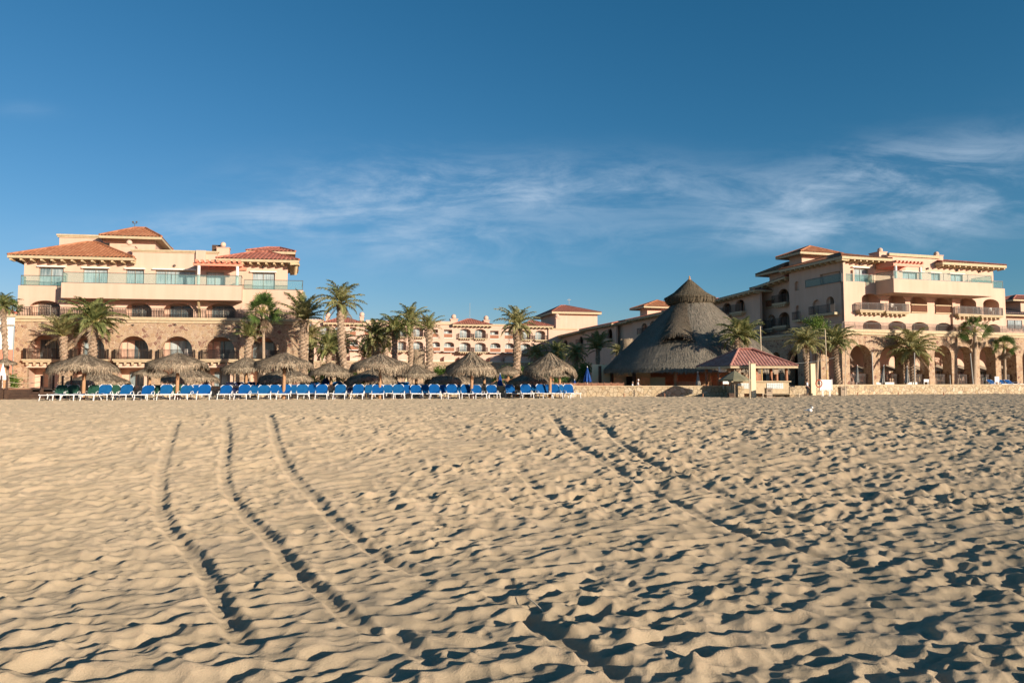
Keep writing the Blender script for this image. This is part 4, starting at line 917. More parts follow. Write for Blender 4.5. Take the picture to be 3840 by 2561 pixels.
def palm(kind,bx,tx,ty,Y,rpx,tpx,label,rz=0,bend=0,zb=None,smooth=False,bare=False):
    zb=TZ if zb is None else zb
    base=at(bx,1445,Y); base.z=zb; top=at(tx,ty,Y); R=rpx*Y/FPX; rt=tpx*Y/FPX/2
    root=empty('palm_tree',base,label,'palm tree','palm trees in front of the hotel blocks')
    ra=random.Random(int(bx*7+tx)); n=max(10,int((top.z-zb)/.085)); pts=[]
    b=V((0,0,-.1)); t=top-base
    for i in range(n+1):
        f=i/n; pts.append(b.lerp(t,f)+V((bend*math.sin(PI*f),0,0)))
    if smooth: rs=[rt*(1.15-.25*i/n) for i in range(n+1)]; fn=lambda i,k:1+.05*((i%3)==0)
    else: rs=[rt*(.95+.10*math.sin(i*.35)+.25*(i>n-6)*.5) for i in range(n+1)]; fn=lambda i,k:1+(.26 if (i+2*(k%2)+ (k//2))%4==0 else -.05)+.05*math.sin(k*5.1+i*1.7)
    tr=MB(); tr.tube(pts,rs,14 if not smooth else 10,True,fn); to=tr.build('trunk',M['trunk_smooth' if smooth else 'trunk'],root,smooth=smooth)
    co=None
    for nm,me in CR[kind]:
        if bare and nm!='fan_leaves' and nm!='fronds': continue
        o=bpy.data.objects.new(nm,me); COL.objects.link(o); o.parent=root; o.location=t; s=R*.98; o.scale=(s,s,s); o.rotation_euler.z=rz
    return root
PALMS=[
('a',28,12,1150,57,72,18,'date palm cut by the left edge of the picture, in front of the white house',.3,0),
('b',243,238,1262,64,112,24,'short upright date palm before the first stone arch of the left block',1.1,0),
('a',343,352,1212,64,138,28,'full date palm crown covering the second stone arch from the left',2.0,0),
('d',928,935,1262,64.5,78,24,'small ragged date palm just left of the bare pale pole trunk',.9,-.1),
('b',1143,1140,1200,65,126,29,'date palm hiding the right corner of the left hotel block',3.6,-.15),
('a',1308,1277,1142,62,118,27,'tallest date palm, leaning and standing clear against the sky left of centre',4.1,-.25),
('a',1232,1232,1310,70,95,22,'bushy date palm between the left hotel block and the leaning tall palm',5.2,0),
('c',1165,1168,1265,74,90,20,'dark drooping date palm tucked behind the corner of the left hotel block',.2,0),
('c',1268,1270,1290,75,90,18,'date palm directly behind the leaning trunk of the tallest palm',1.3,0),
('c',1408,1408,1268,68,112,26,'dark flat-topped date palm in front of the far hotel roof',2.2,0),
('b',1450,1446,1305,80,58,18,'small pale date palm between the dark flat-topped palm and the next thick trunk',.4,0),
('e',1482,1480,1240,66,100,22,'left one of the tall pair of overlapping date palms left of centre',2.9,0),
('a',1533,1540,1215,68,104,20,'right one of the tall pair of overlapping date palms left of centre',5.5,.1),
('d',1605,1607,1235,62,78,27,'thick-trunked date palm with a small sparse crown beside the rect windows of the far block',.7,.12),
('b',1375,1378,1345,72,85,20,'young low date palm behind the fourth front thatch umbrella',2.5,0),
('a',1930,1938,1222,64,108,29,'lone date palm right of centre with a knobbly trunk before the far hotel block',1.9,.12),
('d',2240,2243,1308,84,85,16,'dark date palm at the left foot of the big thatched roof',3.3,0),
('c',2160,2160,1330,88,68,16,'low bushy palm behind the sixth front thatch umbrella, left one',1.0,0),
('c',2085,2085,1325,92,72,16,'low bushy palm right of the lone knobbly palm',2.0,0),
('e',2010,2010,1330,92,66,16,'low palm crown just beside the lone knobbly trunk',4.0,0),
('e',2320,2320,1320,92,52,14,'small pale palm crown pressed against the slope of the big thatched roof',2.0,0),
('a',2768,2763,1262,65.3,100,22,'left palm of the close pair rising behind the red-tiled pavilion',3.0,0),
('a',2795,2793,1262,66,98,20,'right palm of the close pair rising behind the red-tiled pavilion',5.0,0),
('e',3028,3022,1292,74,112,18,'windblown date palm left of the thin pale trunk, before the shaded wing',1.2,0),
('e',3148,3132,1290,79,112,20,'windblown date palm at the corner of the stone arcade',4.4,-.1),
('a',3425,3420,1318,83,128,20,'full date palm in front of the third arch of the right arcade',2.7,0),
('d',3402,3400,1345,84,50,16,'narrow date palm half hidden behind the full palm at the third arch',.7,0)]
for k,bx,tx,ty,Y,r,tp_,lb,rz,bd in PALMS: palm(k,bx,tx,ty,Y,r,tp_,lb,rz,bd)
palm('f',990,987,1172,65,84,11,'fan palm with a shaggy skirt of dead leaves and a bare pale pole trunk',.5,0,smooth=True)
palm('g',3652,3656,1245,86,70,14,'taller fan palm in front of the right arcade',1.5,.0,smooth=True)
palm('g',3768,3766,1302,88,54,10,'smaller fan palm near the right edge before the arcade',3.5,0,smooth=True)
palm('f',36,44,1160,66,46,14,'dark fan palm beside the left edge of the stone base',2.5,0,smooth=True,bare=True)
def leafy_tree():
    b=at(3060,1445,80); b.z=TZ; t=at(3066,1228,80)-b; root=empty('tree',b,'slim tree with a light green leafy top between the two windblown palms','tree')
    m=MB(); m.tube([V((0,0,0)),t*.5+V((.1,0,0)),t],[.22,.17,.1],8); ra=random.Random(3)
    for k in range(7):
        a=ra.uniform(0,6.28); m.tube([t*.9,t+V((math.cos(a)*.9,math.sin(a)*.9,ra.uniform(.1,.9)))],[.07,.02],5)
    m.build('trunk',M['trunk_smooth'],root); l=MB()
    for k in range(2600):
        cl=k%13; rr=random.Random(cl); c=t+V((rr.uniform(-1.3,1.5),rr.uniform(-1,1),rr.uniform(-.5,1.1)))
        q=c+V((ra.gauss(0,.32),ra.gauss(0,.32),ra.gauss(0,.26))); a=V((ra.gauss(0,1),ra.gauss(0,1),ra.gauss(0,1))).normalized()*.1; b2=V((ra.gauss(0,1),ra.gauss(0,1),ra.gauss(0,1))).normalized()*.06
        l.add([q-a,q-b2,q+a,q+b2],[(0,1,2,3)])
    l.build('crown',M['leaf'],root)
leafy_tree()
def shrub(px,py,Y,w,h,label,seed,mat='leaf',grp='garden shrubs behind the thatch umbrellas'):
    b=at(px,py,Y); b.z=TZ; root=empty('shrub',b,label,'shrub',grp); ra=random.Random(seed); l=MB(); s=MB()
    cs=[V((ra.uniform(-w,w)*.7,ra.uniform(-.8,.8),ra.uniform(.25,1)*h)) for _ in range(12)]
    for c in cs: s.tube([V((c.x*.2,0,0)),c],[.05,.015],4)
    for k in range(2200):
        c=cs[k%12]; q=c+V((ra.gauss(0,.3),ra.gauss(0,.3),ra.gauss(0,.25))); q.z=max(.02,q.z); a=V((ra.gauss(0,1),ra.gauss(0,1),ra.gauss(0,1))).normalized()*.13; b2=V((ra.gauss(0,1),ra.gauss(0,1),ra.gauss(0,1))).normalized()*.06
        l.add([q-a,q-b2,q+a,q+b2],[(0,1,2,3)])
    l.build('foliage',M[mat],root); s.build('stems',M['trunk_smooth'],root)
shrub(1200,1400,72,2.2,2.2,'dark shrub under the bushy palm beside the left hotel block',1,'fan')
shrub(1330,1400,73,1.5,1.6,'green shrub right of the leaning trunk of the tallest palm',2)
shrub(1655,1400,70,1.0,1.8,'spiky green plant right of the thick-trunked palm',3)
shrub(1905,1400,74,2.4,2.0,'dark shrub left of the lone knobbly trunk',4,'fan')
shrub(2060,1400,76,3.0,2.2,'wide dark shrub right of the lone knobbly trunk',5,'fan')
shrub(2170,1390,80,2.4,2.6,'olive green shrub behind the closed tall blue parasol',6)
shrub(2290,1400,84,2.2,2.2,'dark shrub at the left foot of the big thatched roof',7,'fan')
shrub(30,1440,60,.8,1.0,'small green plant behind the rope posts at the left edge',8,'leaf')
shrub(360,1450,62,1.1,.25,'low green plants in front of the ground floor glass doors at the left',9,'leaf')
# ================================================================ THATCH UMBRELLAS
def palapa_mesh(seed,prof,ns=2600,ez=.0,sc3=.12):
    ra=random.Random(seed); r=MB(); ph=[ra.uniform(0,6.28) for _ in range(4)]
    R=prof[-1][0]
    def dz(th,f): return f*f*(sc3*math.sin(3*th+ph[0])+sc3*.6*math.sin(5*th+ph[1]))
    def pr(f):
        x=f*(len(prof)-1); i=min(int(x),len(prof)-2); a,b=prof[i],prof[i+1]; return a[0]+(b[0]-a[0])*(x-i),a[1]+(b[1]-a[1])*(x-i)
    def P(th,f,off=0):
        q,z=pr(f); return V((math.cos(th)*q,math.sin(th)*q,z+dz(th,f)+off))
    vs=[];fs=[];n=40;m=12
    for i in range(m+1):
        for k in range(n): th=2*PI*k/n; vs.append(P(th,i/m,ra.uniform(-.02,.02)-.03))
    for i in range(m):
        for k in range(n): fs.append((i*n+k,i*n+(k+1)%n,(i+1)*n+(k+1)%n,(i+1)*n+k))
    r.add(vs,fs)
    for k in range(ns):
        f=math.sqrt(ra.random()); th=ra.uniform(0,6.28); th+=.05*math.sin(th*23+f*9); df=ra.uniform(.1,.25); f2=f+df; th2=th+ra.gauss(0,.05)
        a=P(th,f,.03+.05*math.sin(th*17+ph[3]))
        if f2<=1: b=P(th2,f2,ra.uniform(.01,.09))
        else: b=P(th2,1.0)+V((math.cos(th2)*(f2-1)*R*.35,math.sin(th2)*(f2-1)*R*.35,-(f2-1)*R*ra.uniform(.6,1.6)))
        w=V((-math.sin(th),math.cos(th),0))*ra.uniform(.015,.035); r.add([a-w,a+w,b+w*.6,b-w*.6],[(0,1,2,3)])
    for k in range(900):
        th=ra.uniform(0,6.28); a=P(th,1.0-ra.uniform(0,.08),.02); l=ra.uniform(.18,.58)*(1+.35*math.sin(3*th+ph[2])); o=ra.uniform(-.04,.14)
        b=a+V((math.cos(th)*o+ra.gauss(0,.03),math.sin(th)*o+ra.gauss(0,.03),-l)); w=V((-math.sin(th),math.cos(th),0))*ra.uniform(.015,.04); r.add([a-w,a+w,b+w*.3,b-w*.3],[(0,1,2,3)])
    return r
PF={'dome':[(.02,3.5),(.35,3.38),(.9,3.1),(1.5,2.84),(2.05,2.58),(2.35,2.36),(2.45,2.2)],
    'bell':[(.02,3.72),(.3,3.5),(.8,3.12),(1.35,2.8),(1.85,2.5),(2.15,2.25),(2.2,2.1)],
    'cone':[(.02,3.3),(.3,3.15),(.8,2.86),(1.4,2.52),(1.9,2.25),(2.15,2.1),(2.25,2.0)]}
PM={}
for i,(k,v) in enumerate(PF.items()):
    for j in range(2):
        m=palapa_mesh(20+i*3+j,v,sc3=.17 if k!='cone' else .08); me=bpy.data.meshes.new('thatch_roof'); me.from_pydata(m.v,[],m.f); me.update(); me.materials.append(M['thatch']); me.materials.append(M['thatch_rough']); me.materials.append(M['thatch_pale']); rt=np.random.default_rng(i*2+j); me.polygons.foreach_set('material_index',rt.choice([0,1,2],len(me.polygons),p=[.45,.33,.22]).astype(np.int32)); PM[(k,j)]=me
def frame_mesh(kind):
    p=PF[kind]; f=MB()
    for k in range(10):
        a=2*PI*k/10; f.tube([V((0,0,p[0][1]-.25)),V((math.cos(a)*p[-1][0]*.93,math.sin(a)*p[-1][0]*.93,p[-1][1]+.02))],.03,5)
    for k in range(5):
        a=2*PI*k/5+.3; f.tube([V((0,0,1.75)),V((math.cos(a)*1.1,math.sin(a)*1.1,p[3][1]-.1))],.035,5)
    me=bpy.data.meshes.new('roof_frame'); me.from_pydata(f.v,[],f.f); me.update(); me.materials.append(M['pole']); return me
FM={k:frame_mesh(k) for k in PF}
def palapa(px,ytop,half,Y,zb,kind,j,label,grp,rz=0,zs=None):
    b=at(px,1450,Y); b.z=zb; top=at(px,ytop,Y).z; s=half*Y/FPX/PF[kind][-1][0]*.88; h=(top-zb)
    root=empty('thatch_umbrella',b,label,'thatch umbrella',grp)
    prof=PF[kind]; sz=s*.85 if zs is None else zs      # roof height scale
    roof=bpy.data.objects.new('thatch_roof',PM[(kind,j)]); COL.objects.link(roof); roof.parent=root; roof.scale=(s,s,sz); roof.location=(0,0,h-prof[0][1]*sz); roof.rotation_euler.z=rz
    fr=bpy.data.objects.new('roof_frame',FM[kind]); COL.objects.link(fr); fr.parent=root; fr.scale=(s,s,sz); fr.location=(0,0,h-prof[0][1]*sz)
    p=MB(); p.tube([V((0,0,-.2-zb*0)),V((.02,0,h*.5)),V((0,0,h-.12))],[.135,.125,.11],10); p.build('pole',M['pole'],root,smooth=True)
G1='thatch umbrellas standing on the sand in the front row'; G2='thatch umbrellas behind the front row'
for i,(px,yt,hf,Y,k,j,rz) in enumerate([(313,1328,132,50.5,'dome',0,.4),(664,1323,122,51.5,'dome',1,1.7),(1064,1322,120,52.5,'dome',0,2.9),(1424,1327,124,53,'dome',1,4.1),(1768,1317,108,54,'bell',0,.2),(2062,1321,112,55,'bell',1,2.1)]):
    palapa(px,yt,hf,Y,-.02,k,j,['broad low thatch umbrella beside the rope posts, first from the left on the sand','broad thatch umbrella before the fourth stone arch, second from the left on the sand','broad thatch umbrella below the skirted fan palm, third from the left on the sand','widest frayed thatch umbrella before the palm grove, fourth from the left on the sand','tall bell-shaped thatch umbrella before the far hotel block, fifth from the left on the sand','frayed bell-shaped thatch umbrella at the right end of the front row, sixth from the left'][i],G1,rz,None if k=='dome' else .92)
for px,yt,hf,Y,k,j,zb,lb in [(370,1384,118,58.5,'cone',0,.0,'low thatch umbrella half hidden right behind the first front umbrella'),(560,1376,68,60,'dome',1,.3,'thatch umbrella whose rim shows at the left of the second front umbrella'),
 (715,1372,112,58.5,'cone',1,.0,'low thatch umbrella behind and right of the second front umbrella'),(922,1339,102,60,'cone',0,.2,'pointed thatch umbrella between the second and third front umbrellas'),
 (1075,1378,112,59,'dome',0,-.2,'low dark thatch umbrella directly behind the third front umbrella'),(1240,1358,92,61,'cone',1,.1,'pointed thatch umbrella between the third and fourth front umbrellas'),
 (1395,1384,104,58.5,'dome',1,-.1,'low thatch umbrella directly behind the fourth front umbrella'),(1560,1366,88,62,'cone',0,.1,'pointed thatch umbrella right of the fourth front umbrella, before two cream columns'),
 (1690,1392,98,59.5,'dome',0,-.35,'low thatch umbrella behind the left half of the fifth front umbrella'),(1815,1382,66,62,'dome',1,.1,'thatch umbrella behind the right half of the fifth front umbrella'),
 (1992,1390,98,59.5,'cone',1,-.05,'shaded thatch umbrella behind the left half of the sixth front umbrella'),(2098,1390,46,63,'dome',0,.1,'small thatch umbrella rim behind the right half of the sixth front umbrella'),
 (14,1343,44,56,'cone',0,.3,'thatch umbrella cut by the left edge of the picture'),(1905,1372,60,64,'dome',1,.2,'small shaded thatch umbrella left of the lone knobbly trunk')]:
    palapa(px,yt,hf,Y,zb,k,j,lb,G2,px*.7)
# small thatched huts
def hut(px,ytop,ymid,ybot,hw,hwt,Y,label):
    b=at(px,1440,Y); b.z=TZ; root=empty('thatched_hut',b,label,'hut'); k=Y/FPX; zt=at(px,ytop,Y).z-TZ; zm=at(px,ymid,Y).z-TZ; zb=at(px,ybot,Y).z-TZ
    prof=[(hw*k,zb),(hwt*k*1.05,zm),(hwt*k,zm+.02),(hwt*k*1.05,zt),(.05,zt+.02)]; m=MB(); ra=random.Random(int(px)); m.lathe((0,0,0),prof,20,lambda i,kk:(1+ra.uniform(-.05,.05),0))
    for q in range(1400):
        f=ra.random(); th=ra.uniform(0,6.28); i=0 if f<.65 else 2; t=ra.random(); r0=prof[i][0]+(prof[i+1][0]-prof[i][0])*t; z0=prof[i][1]+(prof[i+1][1]-prof[i][1])*t; o=.06
        a=V((math.cos(th)*(r0+o*.3),math.sin(th)*(r0+o*.3),z0+.2)); r1=r0+(prof[i][0]-r0)*.3+o; bb=V((math.cos(th)*r1,math.sin(th)*r1,z0-ra.uniform(.1,.5))); w=V((-math.sin(th),math.cos(th),0))*.04; m.add([a-w,a+w,bb+w,bb-w],[(0,1,2,3)])
    m.build('thatch_roof',M['thatch'],root); p=MB()
    for a in (0.6,2.2,3.8,5.4): p.tube([V((math.cos(a)*hw*k*.8,math.sin(a)*hw*k*.8,0)),V((math.cos(a)*hw*k*.8,math.sin(a)*hw*k*.8,zb+.2))],.14,8)
    p.build('posts',M['cream'],root)
hut(1566,1315,1372,1405,62,24,72,'tall-necked thatched hut behind the thick-trunked palm')
hut(2352,1275,1310,1345,38,22,88,'thatched hut poking out behind the left slope of the big thatched roof')
# ================================================================ BIG THATCHED ROOF
def big_palapa():
    Y=75; c=at(2600,1445,Y); c.z=TZ; root=empty('thatched_restaurant',c,'huge grey conical thatched restaurant roof with a pointed cap and dark open interior','thatched restaurant')
    k=Y/FPX
    def rz(px,y): return px*k,(at(2600,y,Y).z-TZ)
    prof=[rz(60,1122),rz(74,1142),rz(122,1185),rz(172,1233),rz(221,1279),rz(280,1332),rz(330,1384)]; prof.append((prof[-1][0]+.05,prof[-1][1]-.45))
    ra=random.Random(5); m=MB(); m.lathe((0,0,0),prof,72,lambda i,kk:(1+.004*math.sin(kk*2.1+i),.03*math.sin(kk*1.3+i*2)))
    def P(th,f,o=0):
        x=f*6; i=min(int(x),5); r=prof[i][0]+(prof[i+1][0]-prof[i][0])*(x-i); z=prof[i][1]+(prof[i+1][1]-prof[i][1])*(x-i); return V((math.cos(th)*(r+o*.7),math.sin(th)*(r+o*.7),z+o*.7))
    for q in range(9000):   # fine combed surface
        f=math.sqrt(ra.uniform(.02,1)); th=ra.uniform(PI*.95,2*PI*1.02); a=P(th,f-.02,.01); b=P(th+ra.gauss(0,.006),min(1,f+.035),ra.uniform(.02,.05)); w=V((-math.sin(th),math.cos(th),0))*ra.uniform(.02,.05); m.add([a-w,a+w,b+w*.5,b-w*.5],[(0,1,2,3)])
    for q in range(3800):   # ragged eave
        th=ra.uniform(0,2*PI); a=P(th,1-ra.uniform(0,.05),.05); l=ra.uniform(.25,.75)+.12*math.sin(th*9); b=a+V((math.cos(th)*ra.uniform(.05,.35),math.sin(th)*ra.uniform(.05,.35),-l)); w=V((-math.sin(th),math.cos(th),0))*ra.uniform(.03,.07); m.add([a-w,a+w,b+w*.4,b-w*.4],[(0,1,2,3)])
    m.build('thatch_roof',M['thatch_grey'],root,smooth=False)
    # rough overlay that ends in a dark dormer mouth
    d=MB(); mo=MB(); FM_=.70
    def cen(f): return rad(226)+rad(17)*(f/FM_)
    def hw(f): return .20+.04*(f/FM_)
    def lf(s,f): return .08+1.05*(f/FM_)**2.5*(1-s*s)
    for q in range(3600):
        f=FM_*ra.random(); s=ra.uniform(-1,1); th=cen(f)+s*hw(f); lift=lf(s,f); a=P(th,f,lift+.05); b=P(th+ra.gauss(0,.03),f+ra.uniform(.03,.07),lift*ra.uniform(.8,1.1)+ra.uniform(.0,.16)); w=V((-math.sin(th),math.cos(th),0))*ra.uniform(.03,.09); d.add([a-w,a+w,b+w*.3,b-w*.3],[(0,1,2,3)])
    n=10
    Q=lambda s,f,k_=1: P(cen(f)+s*hw(f),f,.02+lf(s,f)*k_)
    for fi in range(6):
        f0,f1=FM_*fi/6,FM_*(fi+1)/6
        for i in range(n):
            s0=-1+2*i/n;s1=-1+2*(i+1)/n; d.add([Q(s0,f0),Q(s1,f0),Q(s1,f1),Q(s0,f1)],[(0,1,2,3)])
    o=d.build('dormer_thatch',M['thatch_rough'],root)
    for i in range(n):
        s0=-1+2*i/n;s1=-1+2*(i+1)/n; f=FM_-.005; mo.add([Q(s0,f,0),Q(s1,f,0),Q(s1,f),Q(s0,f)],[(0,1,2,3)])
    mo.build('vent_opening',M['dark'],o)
    # cap
    cp=MB(); T=lambda px,y:(px*k,at(2592,y,Y).z-TZ)
    cprof=[T(1,1046),T(30,1072),T(58,1098),T(92,1119),T(91,1129),T(80,1143),T(60,1140)]
    cp.lathe((-.25,0,0),cprof,40,lambda i,kk:(1+ra.uniform(-.03,.03),ra.uniform(-.04,.04)))
    for q in range(2200):
        th=ra.uniform(0,6.28); x=math.sqrt(ra.random())*3; i=int(min(x,2)); t=x-i; r=cprof[i][0]+(cprof[i+1][0]-cprof[i][0])*t; z=cprof[i][1]+(cprof[i+1][1]-cprof[i][1])*t
        a=V((math.cos(th)*r-.25,math.sin(th)*r,z+.05)); r2=r+.25; b=V((math.cos(th)*r2-.25,math.sin(th)*r2,z-.2)); w=V((-math.sin(th),math.cos(th),0))*.04; cp.add([a-w,a+w,b+w*.5,b-w*.5],[(0,1,2,3)])
    for q in range(900):
        th=ra.uniform(0,6.28); r=cprof[3][0]+ra.uniform(-.05,.1); a=V((math.cos(th)*r-.25,math.sin(th)*r,cprof[3][1]+.05)); b=a+V((-math.cos(th)*.12,-math.sin(th)*.12,-ra.uniform(.3,.7))); w=V((-math.sin(th),math.cos(th),0))*.05; cp.add([a-w,a+w,b+w*.5,b-w*.5],[(0,1,2,3)])
    c2=cp.build('thatch_cap',M['thatch_cap'],root); f=MB(); z=cprof[0][1]; f.lathe((-.25,0,0),[(.02,z+.35),(.1,z+.2),(.08,z+.05),(.16,z-.05),(.2,z-.2)],10); f.build('finial',M['pole'],c2)
    # posts
    def lp(px,Yp): q=at(px,1440,Yp)-c; q.z=0; return q
    for px,Yp in ((2295,76),(2378,71),(2534,67.6),(2660,67.6),(2250,75),(2360,82),(2600,84.5),(2800,80)):
        p=MB(); q=lp(px,Yp); p.tube([q,q+V((0,0,2.35))],[.19,.17],10); p.build('post',M['darkwood' if px<2500 else 'pole'],root)
    w=MB()
    a=lp(2222,76);b=lp(2440,76.5); w.hexa([a,b,b+V((0,.3,0)),a+V((0,.3,0)),a+V((0,0,2.55)),b+V((0,0,2.3)),b+V((0,.3,2.3)),a+V((0,.3,2.55))])
    a=lp(2440,72.5);b=lp(2495,71); w.hexa([a,b,b+V((0,.3,0)),a+V((0,.3,0)),a+V((0,0,1.1)),b+V((0,0,1.1)),b+V((0,.3,1.1)),a+V((0,.3,1.1))])
    w.build('wall',M['cream'],root)
    bk=MB(); a=lp(2440,80);b=lp(2860,80); bk.hexa([a,b,b+V((0,.3,0)),a+V((0,.3,0)),a+V((0,0,2.6)),b+V((0,0,2.6)),b+V((0,.3,2.6)),a+V((0,.3,2.6))]); bk.build('back_wall',M['wood'],root)
    bl=MB(); 
    for i in range(34): q=lp(2545+i*3.4,66.6); bl.bar(q+V((0,0,.05)),q+V((0,0,.62)),.045)
    bl.bar(lp(2543,66.6)+V((0,0,.62)),lp(2660,66.6)+V((0,0,.62)),.07); bl.build('bar_railing',M['pole'],root)
    dr=MB(); q=lp(2366,75.9); dr.box(q.x-.5,q.x+.5,q.y-.05,q.y,0,1.2); dr.build('doorway',M['dark'],root)
big_palapa()
# ================================================================ RED TILED PAVILION
def pavilion():
    root=empty('bar_pavilion',(21.4,63,TZ),'open beach bar pavilion with pinkish red tiled hip roof and glass-block counter','pavilion',world=True)
    z=at(2740,1372,58).z
    A=V((18.56,58,z));B=V((24.3,58,z));C=V((22.9,63.4,z));D=V((17.05,63.2,z));R0=V((20.25,60.9,4.2));R1=V((21.35,60.6,4.2)); t=MB()
    tile_face(t,A,B,R0,R1,.27,.05); tile_face(t,B,C,R1,R1,.27,.05); tile_face(t,C,D,R1,R0,.27,.05); tile_face(t,D,A,R0,R0,.27,.05)
    for a,b in ((A,R0),(B,R1),(C,R1),(D,R0),(R0,R1)): t.tube([a+V((0,0,.04)),b+V((0,0,.05))],.09,6)
    rf=t.build('roof',M['tile_pink'],root); f=MB(); dz=V((0,0,-.2)); c=(A+B+C+D)/4
    for a,b in ((A,B),(B,C),(C,D),(D,A)): ia=a.lerp(c,.03);ib=b.lerp(c,.03);o=V((0,0,-.01)); f.hexa([a+dz,b+dz,ib+dz,ia+dz,a+o,b+o,ib+o,ia+o])
    zz=V((0,0,-.15)); f.add([A+zz,B+zz,C+zz,D+zz],[(0,1,2,3)]); f.build('fascia',M['cornice'],rf)
    for x,y in ((19.0,58.9),(21,58.9),(22.8,58.9),(23.6,58.8),(17.8,62.5),(22.4,62.6),(18.4,60.7),(23.0,60.7),(20.3,62.6)):
        p=MB(); p.tube([V((x,y,TZ)),V((x,y,z-.18))],.13,10); p.build('post',M['wood'],root,smooth=True)
    k=MB(); k.box(18.9,23.7,58.55,59.2,.3,1.28); k.box(18.75,23.85,58.4,59.35,1.28,1.38); k.build('counter',M['cornice'],root)
    g=MB()
    for a,b in ((19.3,20.7),(21.8,23.2)):
        n=9
        for i in range(n):
            for j in range(3): x=a+(b-a)*i/n; g.box(x+.01,x+(b-a)/n-.012,58.50,58.53,.72+j*.16,.72+j*.16+.145)
    g.build('glass_blocks',M['glassblock'],root)
    s=MB()
    for x,zc,w,h in ((17.9,2.32,.6,.5),(18.55,2.35,.38,.52),(20.9,2.05,.36,.48)):
        pass
    s.box(18.0,18.62,59.5,59.55,2.15,2.62); s.build('menu_board',M['trim'],root); s=MB(); s.box(18.7,19.05,59.5,59.55,2.15,2.62); s.box(22.35,22.72,58.3,58.34,1.95,2.42); s.build('speaker_box',M['bin'],root)
pavilion()
def gate_pillar(px,ytop,Y,w,label):
    b=at(px,1445,Y); b.z=.0; h=at(px,ytop,Y).z; root=empty('pillar',b,label,'pillar','cream gate pillars at the beach steps'); m=MB(); m.box(-w/2,w/2,-w/2,w/2,-.2,h); m.build('shaft',M['cream'],root); m=MB(); m.box(-w/2-.03,w/2+.03,-w/2-.03,w/2+.03,h+.002,h+.06); m.build('cap',M['cornice'],root)
gate_pillar(2823,1365,57.5,.40,'cream square pillar in front of the tiled pavilion'); gate_pillar(3047,1365,66,.44,'cream square pillar beside the standing man')
def block(name,label,cat,pts,z0,z1,mat):
    m=MB(); n=len(pts); m.add([(x,y,z0) for x,y in pts]+[(x,y,z1) for x,y in pts],[tuple(range(n-1,-1,-1)),tuple(range(n,2*n))]+[(i,(i+1)%n,n+(i+1)%n,n+i) for i in range(n)]); c=V((sum(p[0] for p in pts)/n,sum(p[1] for p in pts)/n,z0)); o=m.build(name,mat,origin=c); return tag(o,label,cat)
def steps():
    root=empty('beach_steps',(20,62,0),'shaded stone steps and side walls below the tiled pavilion','steps',world=True); m=MB(); 
    x0=wl(2740,59)[0]; x1=wl(2900,62)[0]
    m.box(x0,x0+.5,57.2,62,-.3,.95); m.box(x1,x1+.45,58.5,66,-.3,.85); m.box(x0+.5,x1,61.5,62,-.3,.8); m.box(x1+.45,wl(2972,61)[0],60.6,61.1,-.3,.82); m.box(wl(2972,61)[0],wl(3040,66)[0],66,66.4,-.3,.9); m.build('side_walls',M['seawall'],root)
    s=MB()
    for i in range(4): s.box(x0+.5,x1,59.6+i*.45,61.5,-.2+i*.0,.16*(i+1)); 
    s.build('treads',M['paving'],root)
steps()
# ================================================================ SUN LOUNGERS
def make_lounger(mat,back=1.0,flat=False,label='',grp=''):
    root=empty('sun_lounger',(0,0,0),label,'sun lounger',grp); W=.41; sz=.40
    f=MB()
    for s in (-1,1): f.tube([V((s*W,.25,sz)),V((s*W,-1.35,sz))],.024,6)
    f.tube([V((-W,-1.35,sz)),V((W,-1.35,sz))],.028,6); f.tube([V((-W,.25,sz-.01)),V((W,.25,sz-.01))],.025,6)
    for s in (-1,1): f.sphere((s*W,-1.33,sz+.01),.055,8,5)
    f.build('frame',M['white_frame'],root)
    m=MB(); m.hexa([(-W+.03,-1.32,sz-.012),(W-.03,-1.32,sz-.012),(W-.03,.0,sz-.012),(-W+.03,.0,sz-.012),(-W+.03,-1.32,sz+.012),(W-.03,-1.32,sz+.012),(W-.03,.0,sz+.012),(-W+.03,.0,sz+.012)]); m.build('seat',M[mat],root)
    an=rad(66)*back if not flat else rad(3); L=.76; c,s_=math.cos(an),math.sin(an)
    Q=lambda x,l,o=0: V((x,.02+l*c-o*s_,sz+.02+l*s_+o*c))
    pts=[(-W,0),(W,0),(W,L-.12),(W-.13,L),(-W+.13,L),(-W,L-.12)]
    b=MB(); n=6; b.add([Q(x,l,.015) for x,l in pts]+[Q(x,l,-.015) for x,l in pts],[(0,1,2,3,4,5),(11,10,9,8,7,6)]+[(i,(i+1)%n,n+(i+1)%n,n+i) for i in range(n)]); bo=b.build('backrest',M[mat],root)
    cp=MB()
    for sg in (-1,1): cp.tube([Q(sg*W,L-.2),Q(sg*W,L-.12),Q(sg*(W-.13),L+.01),Q(sg*(W-.22),L+.01)],[.016,.03,.03,.016],6)
    cp.tube([Q(-W,0),Q(W,0)],.02,5); cp.build('corner_caps',M['white_frame'],bo)
    for x in (-1,1):
        for y,dy in ((-1.15,-.14),(.05,.12)):
            l=MB(); l.tube([V((x*W,y,sz)),V((x*(W+.03),y+dy,.0))],[.034,.028],6); l.build('leg',M['white_frame'],root)
        if not flat:
            a=MB(); a.tube([V((x*(W+.04),.22,sz)),V((x*(W+.05),.20,sz+.2)),V((x*(W+.05),.02,sz+.24)),V((x*(W+.05),-.42,sz+.17)),V((x*(W+.04),-.5,sz))],.022,6); a.build('armrest',M['white_frame'],root)
    return root
DX,DY=.25,-1.0; RZ=math.atan2(DX,-DY)
PR={}
LOT={}
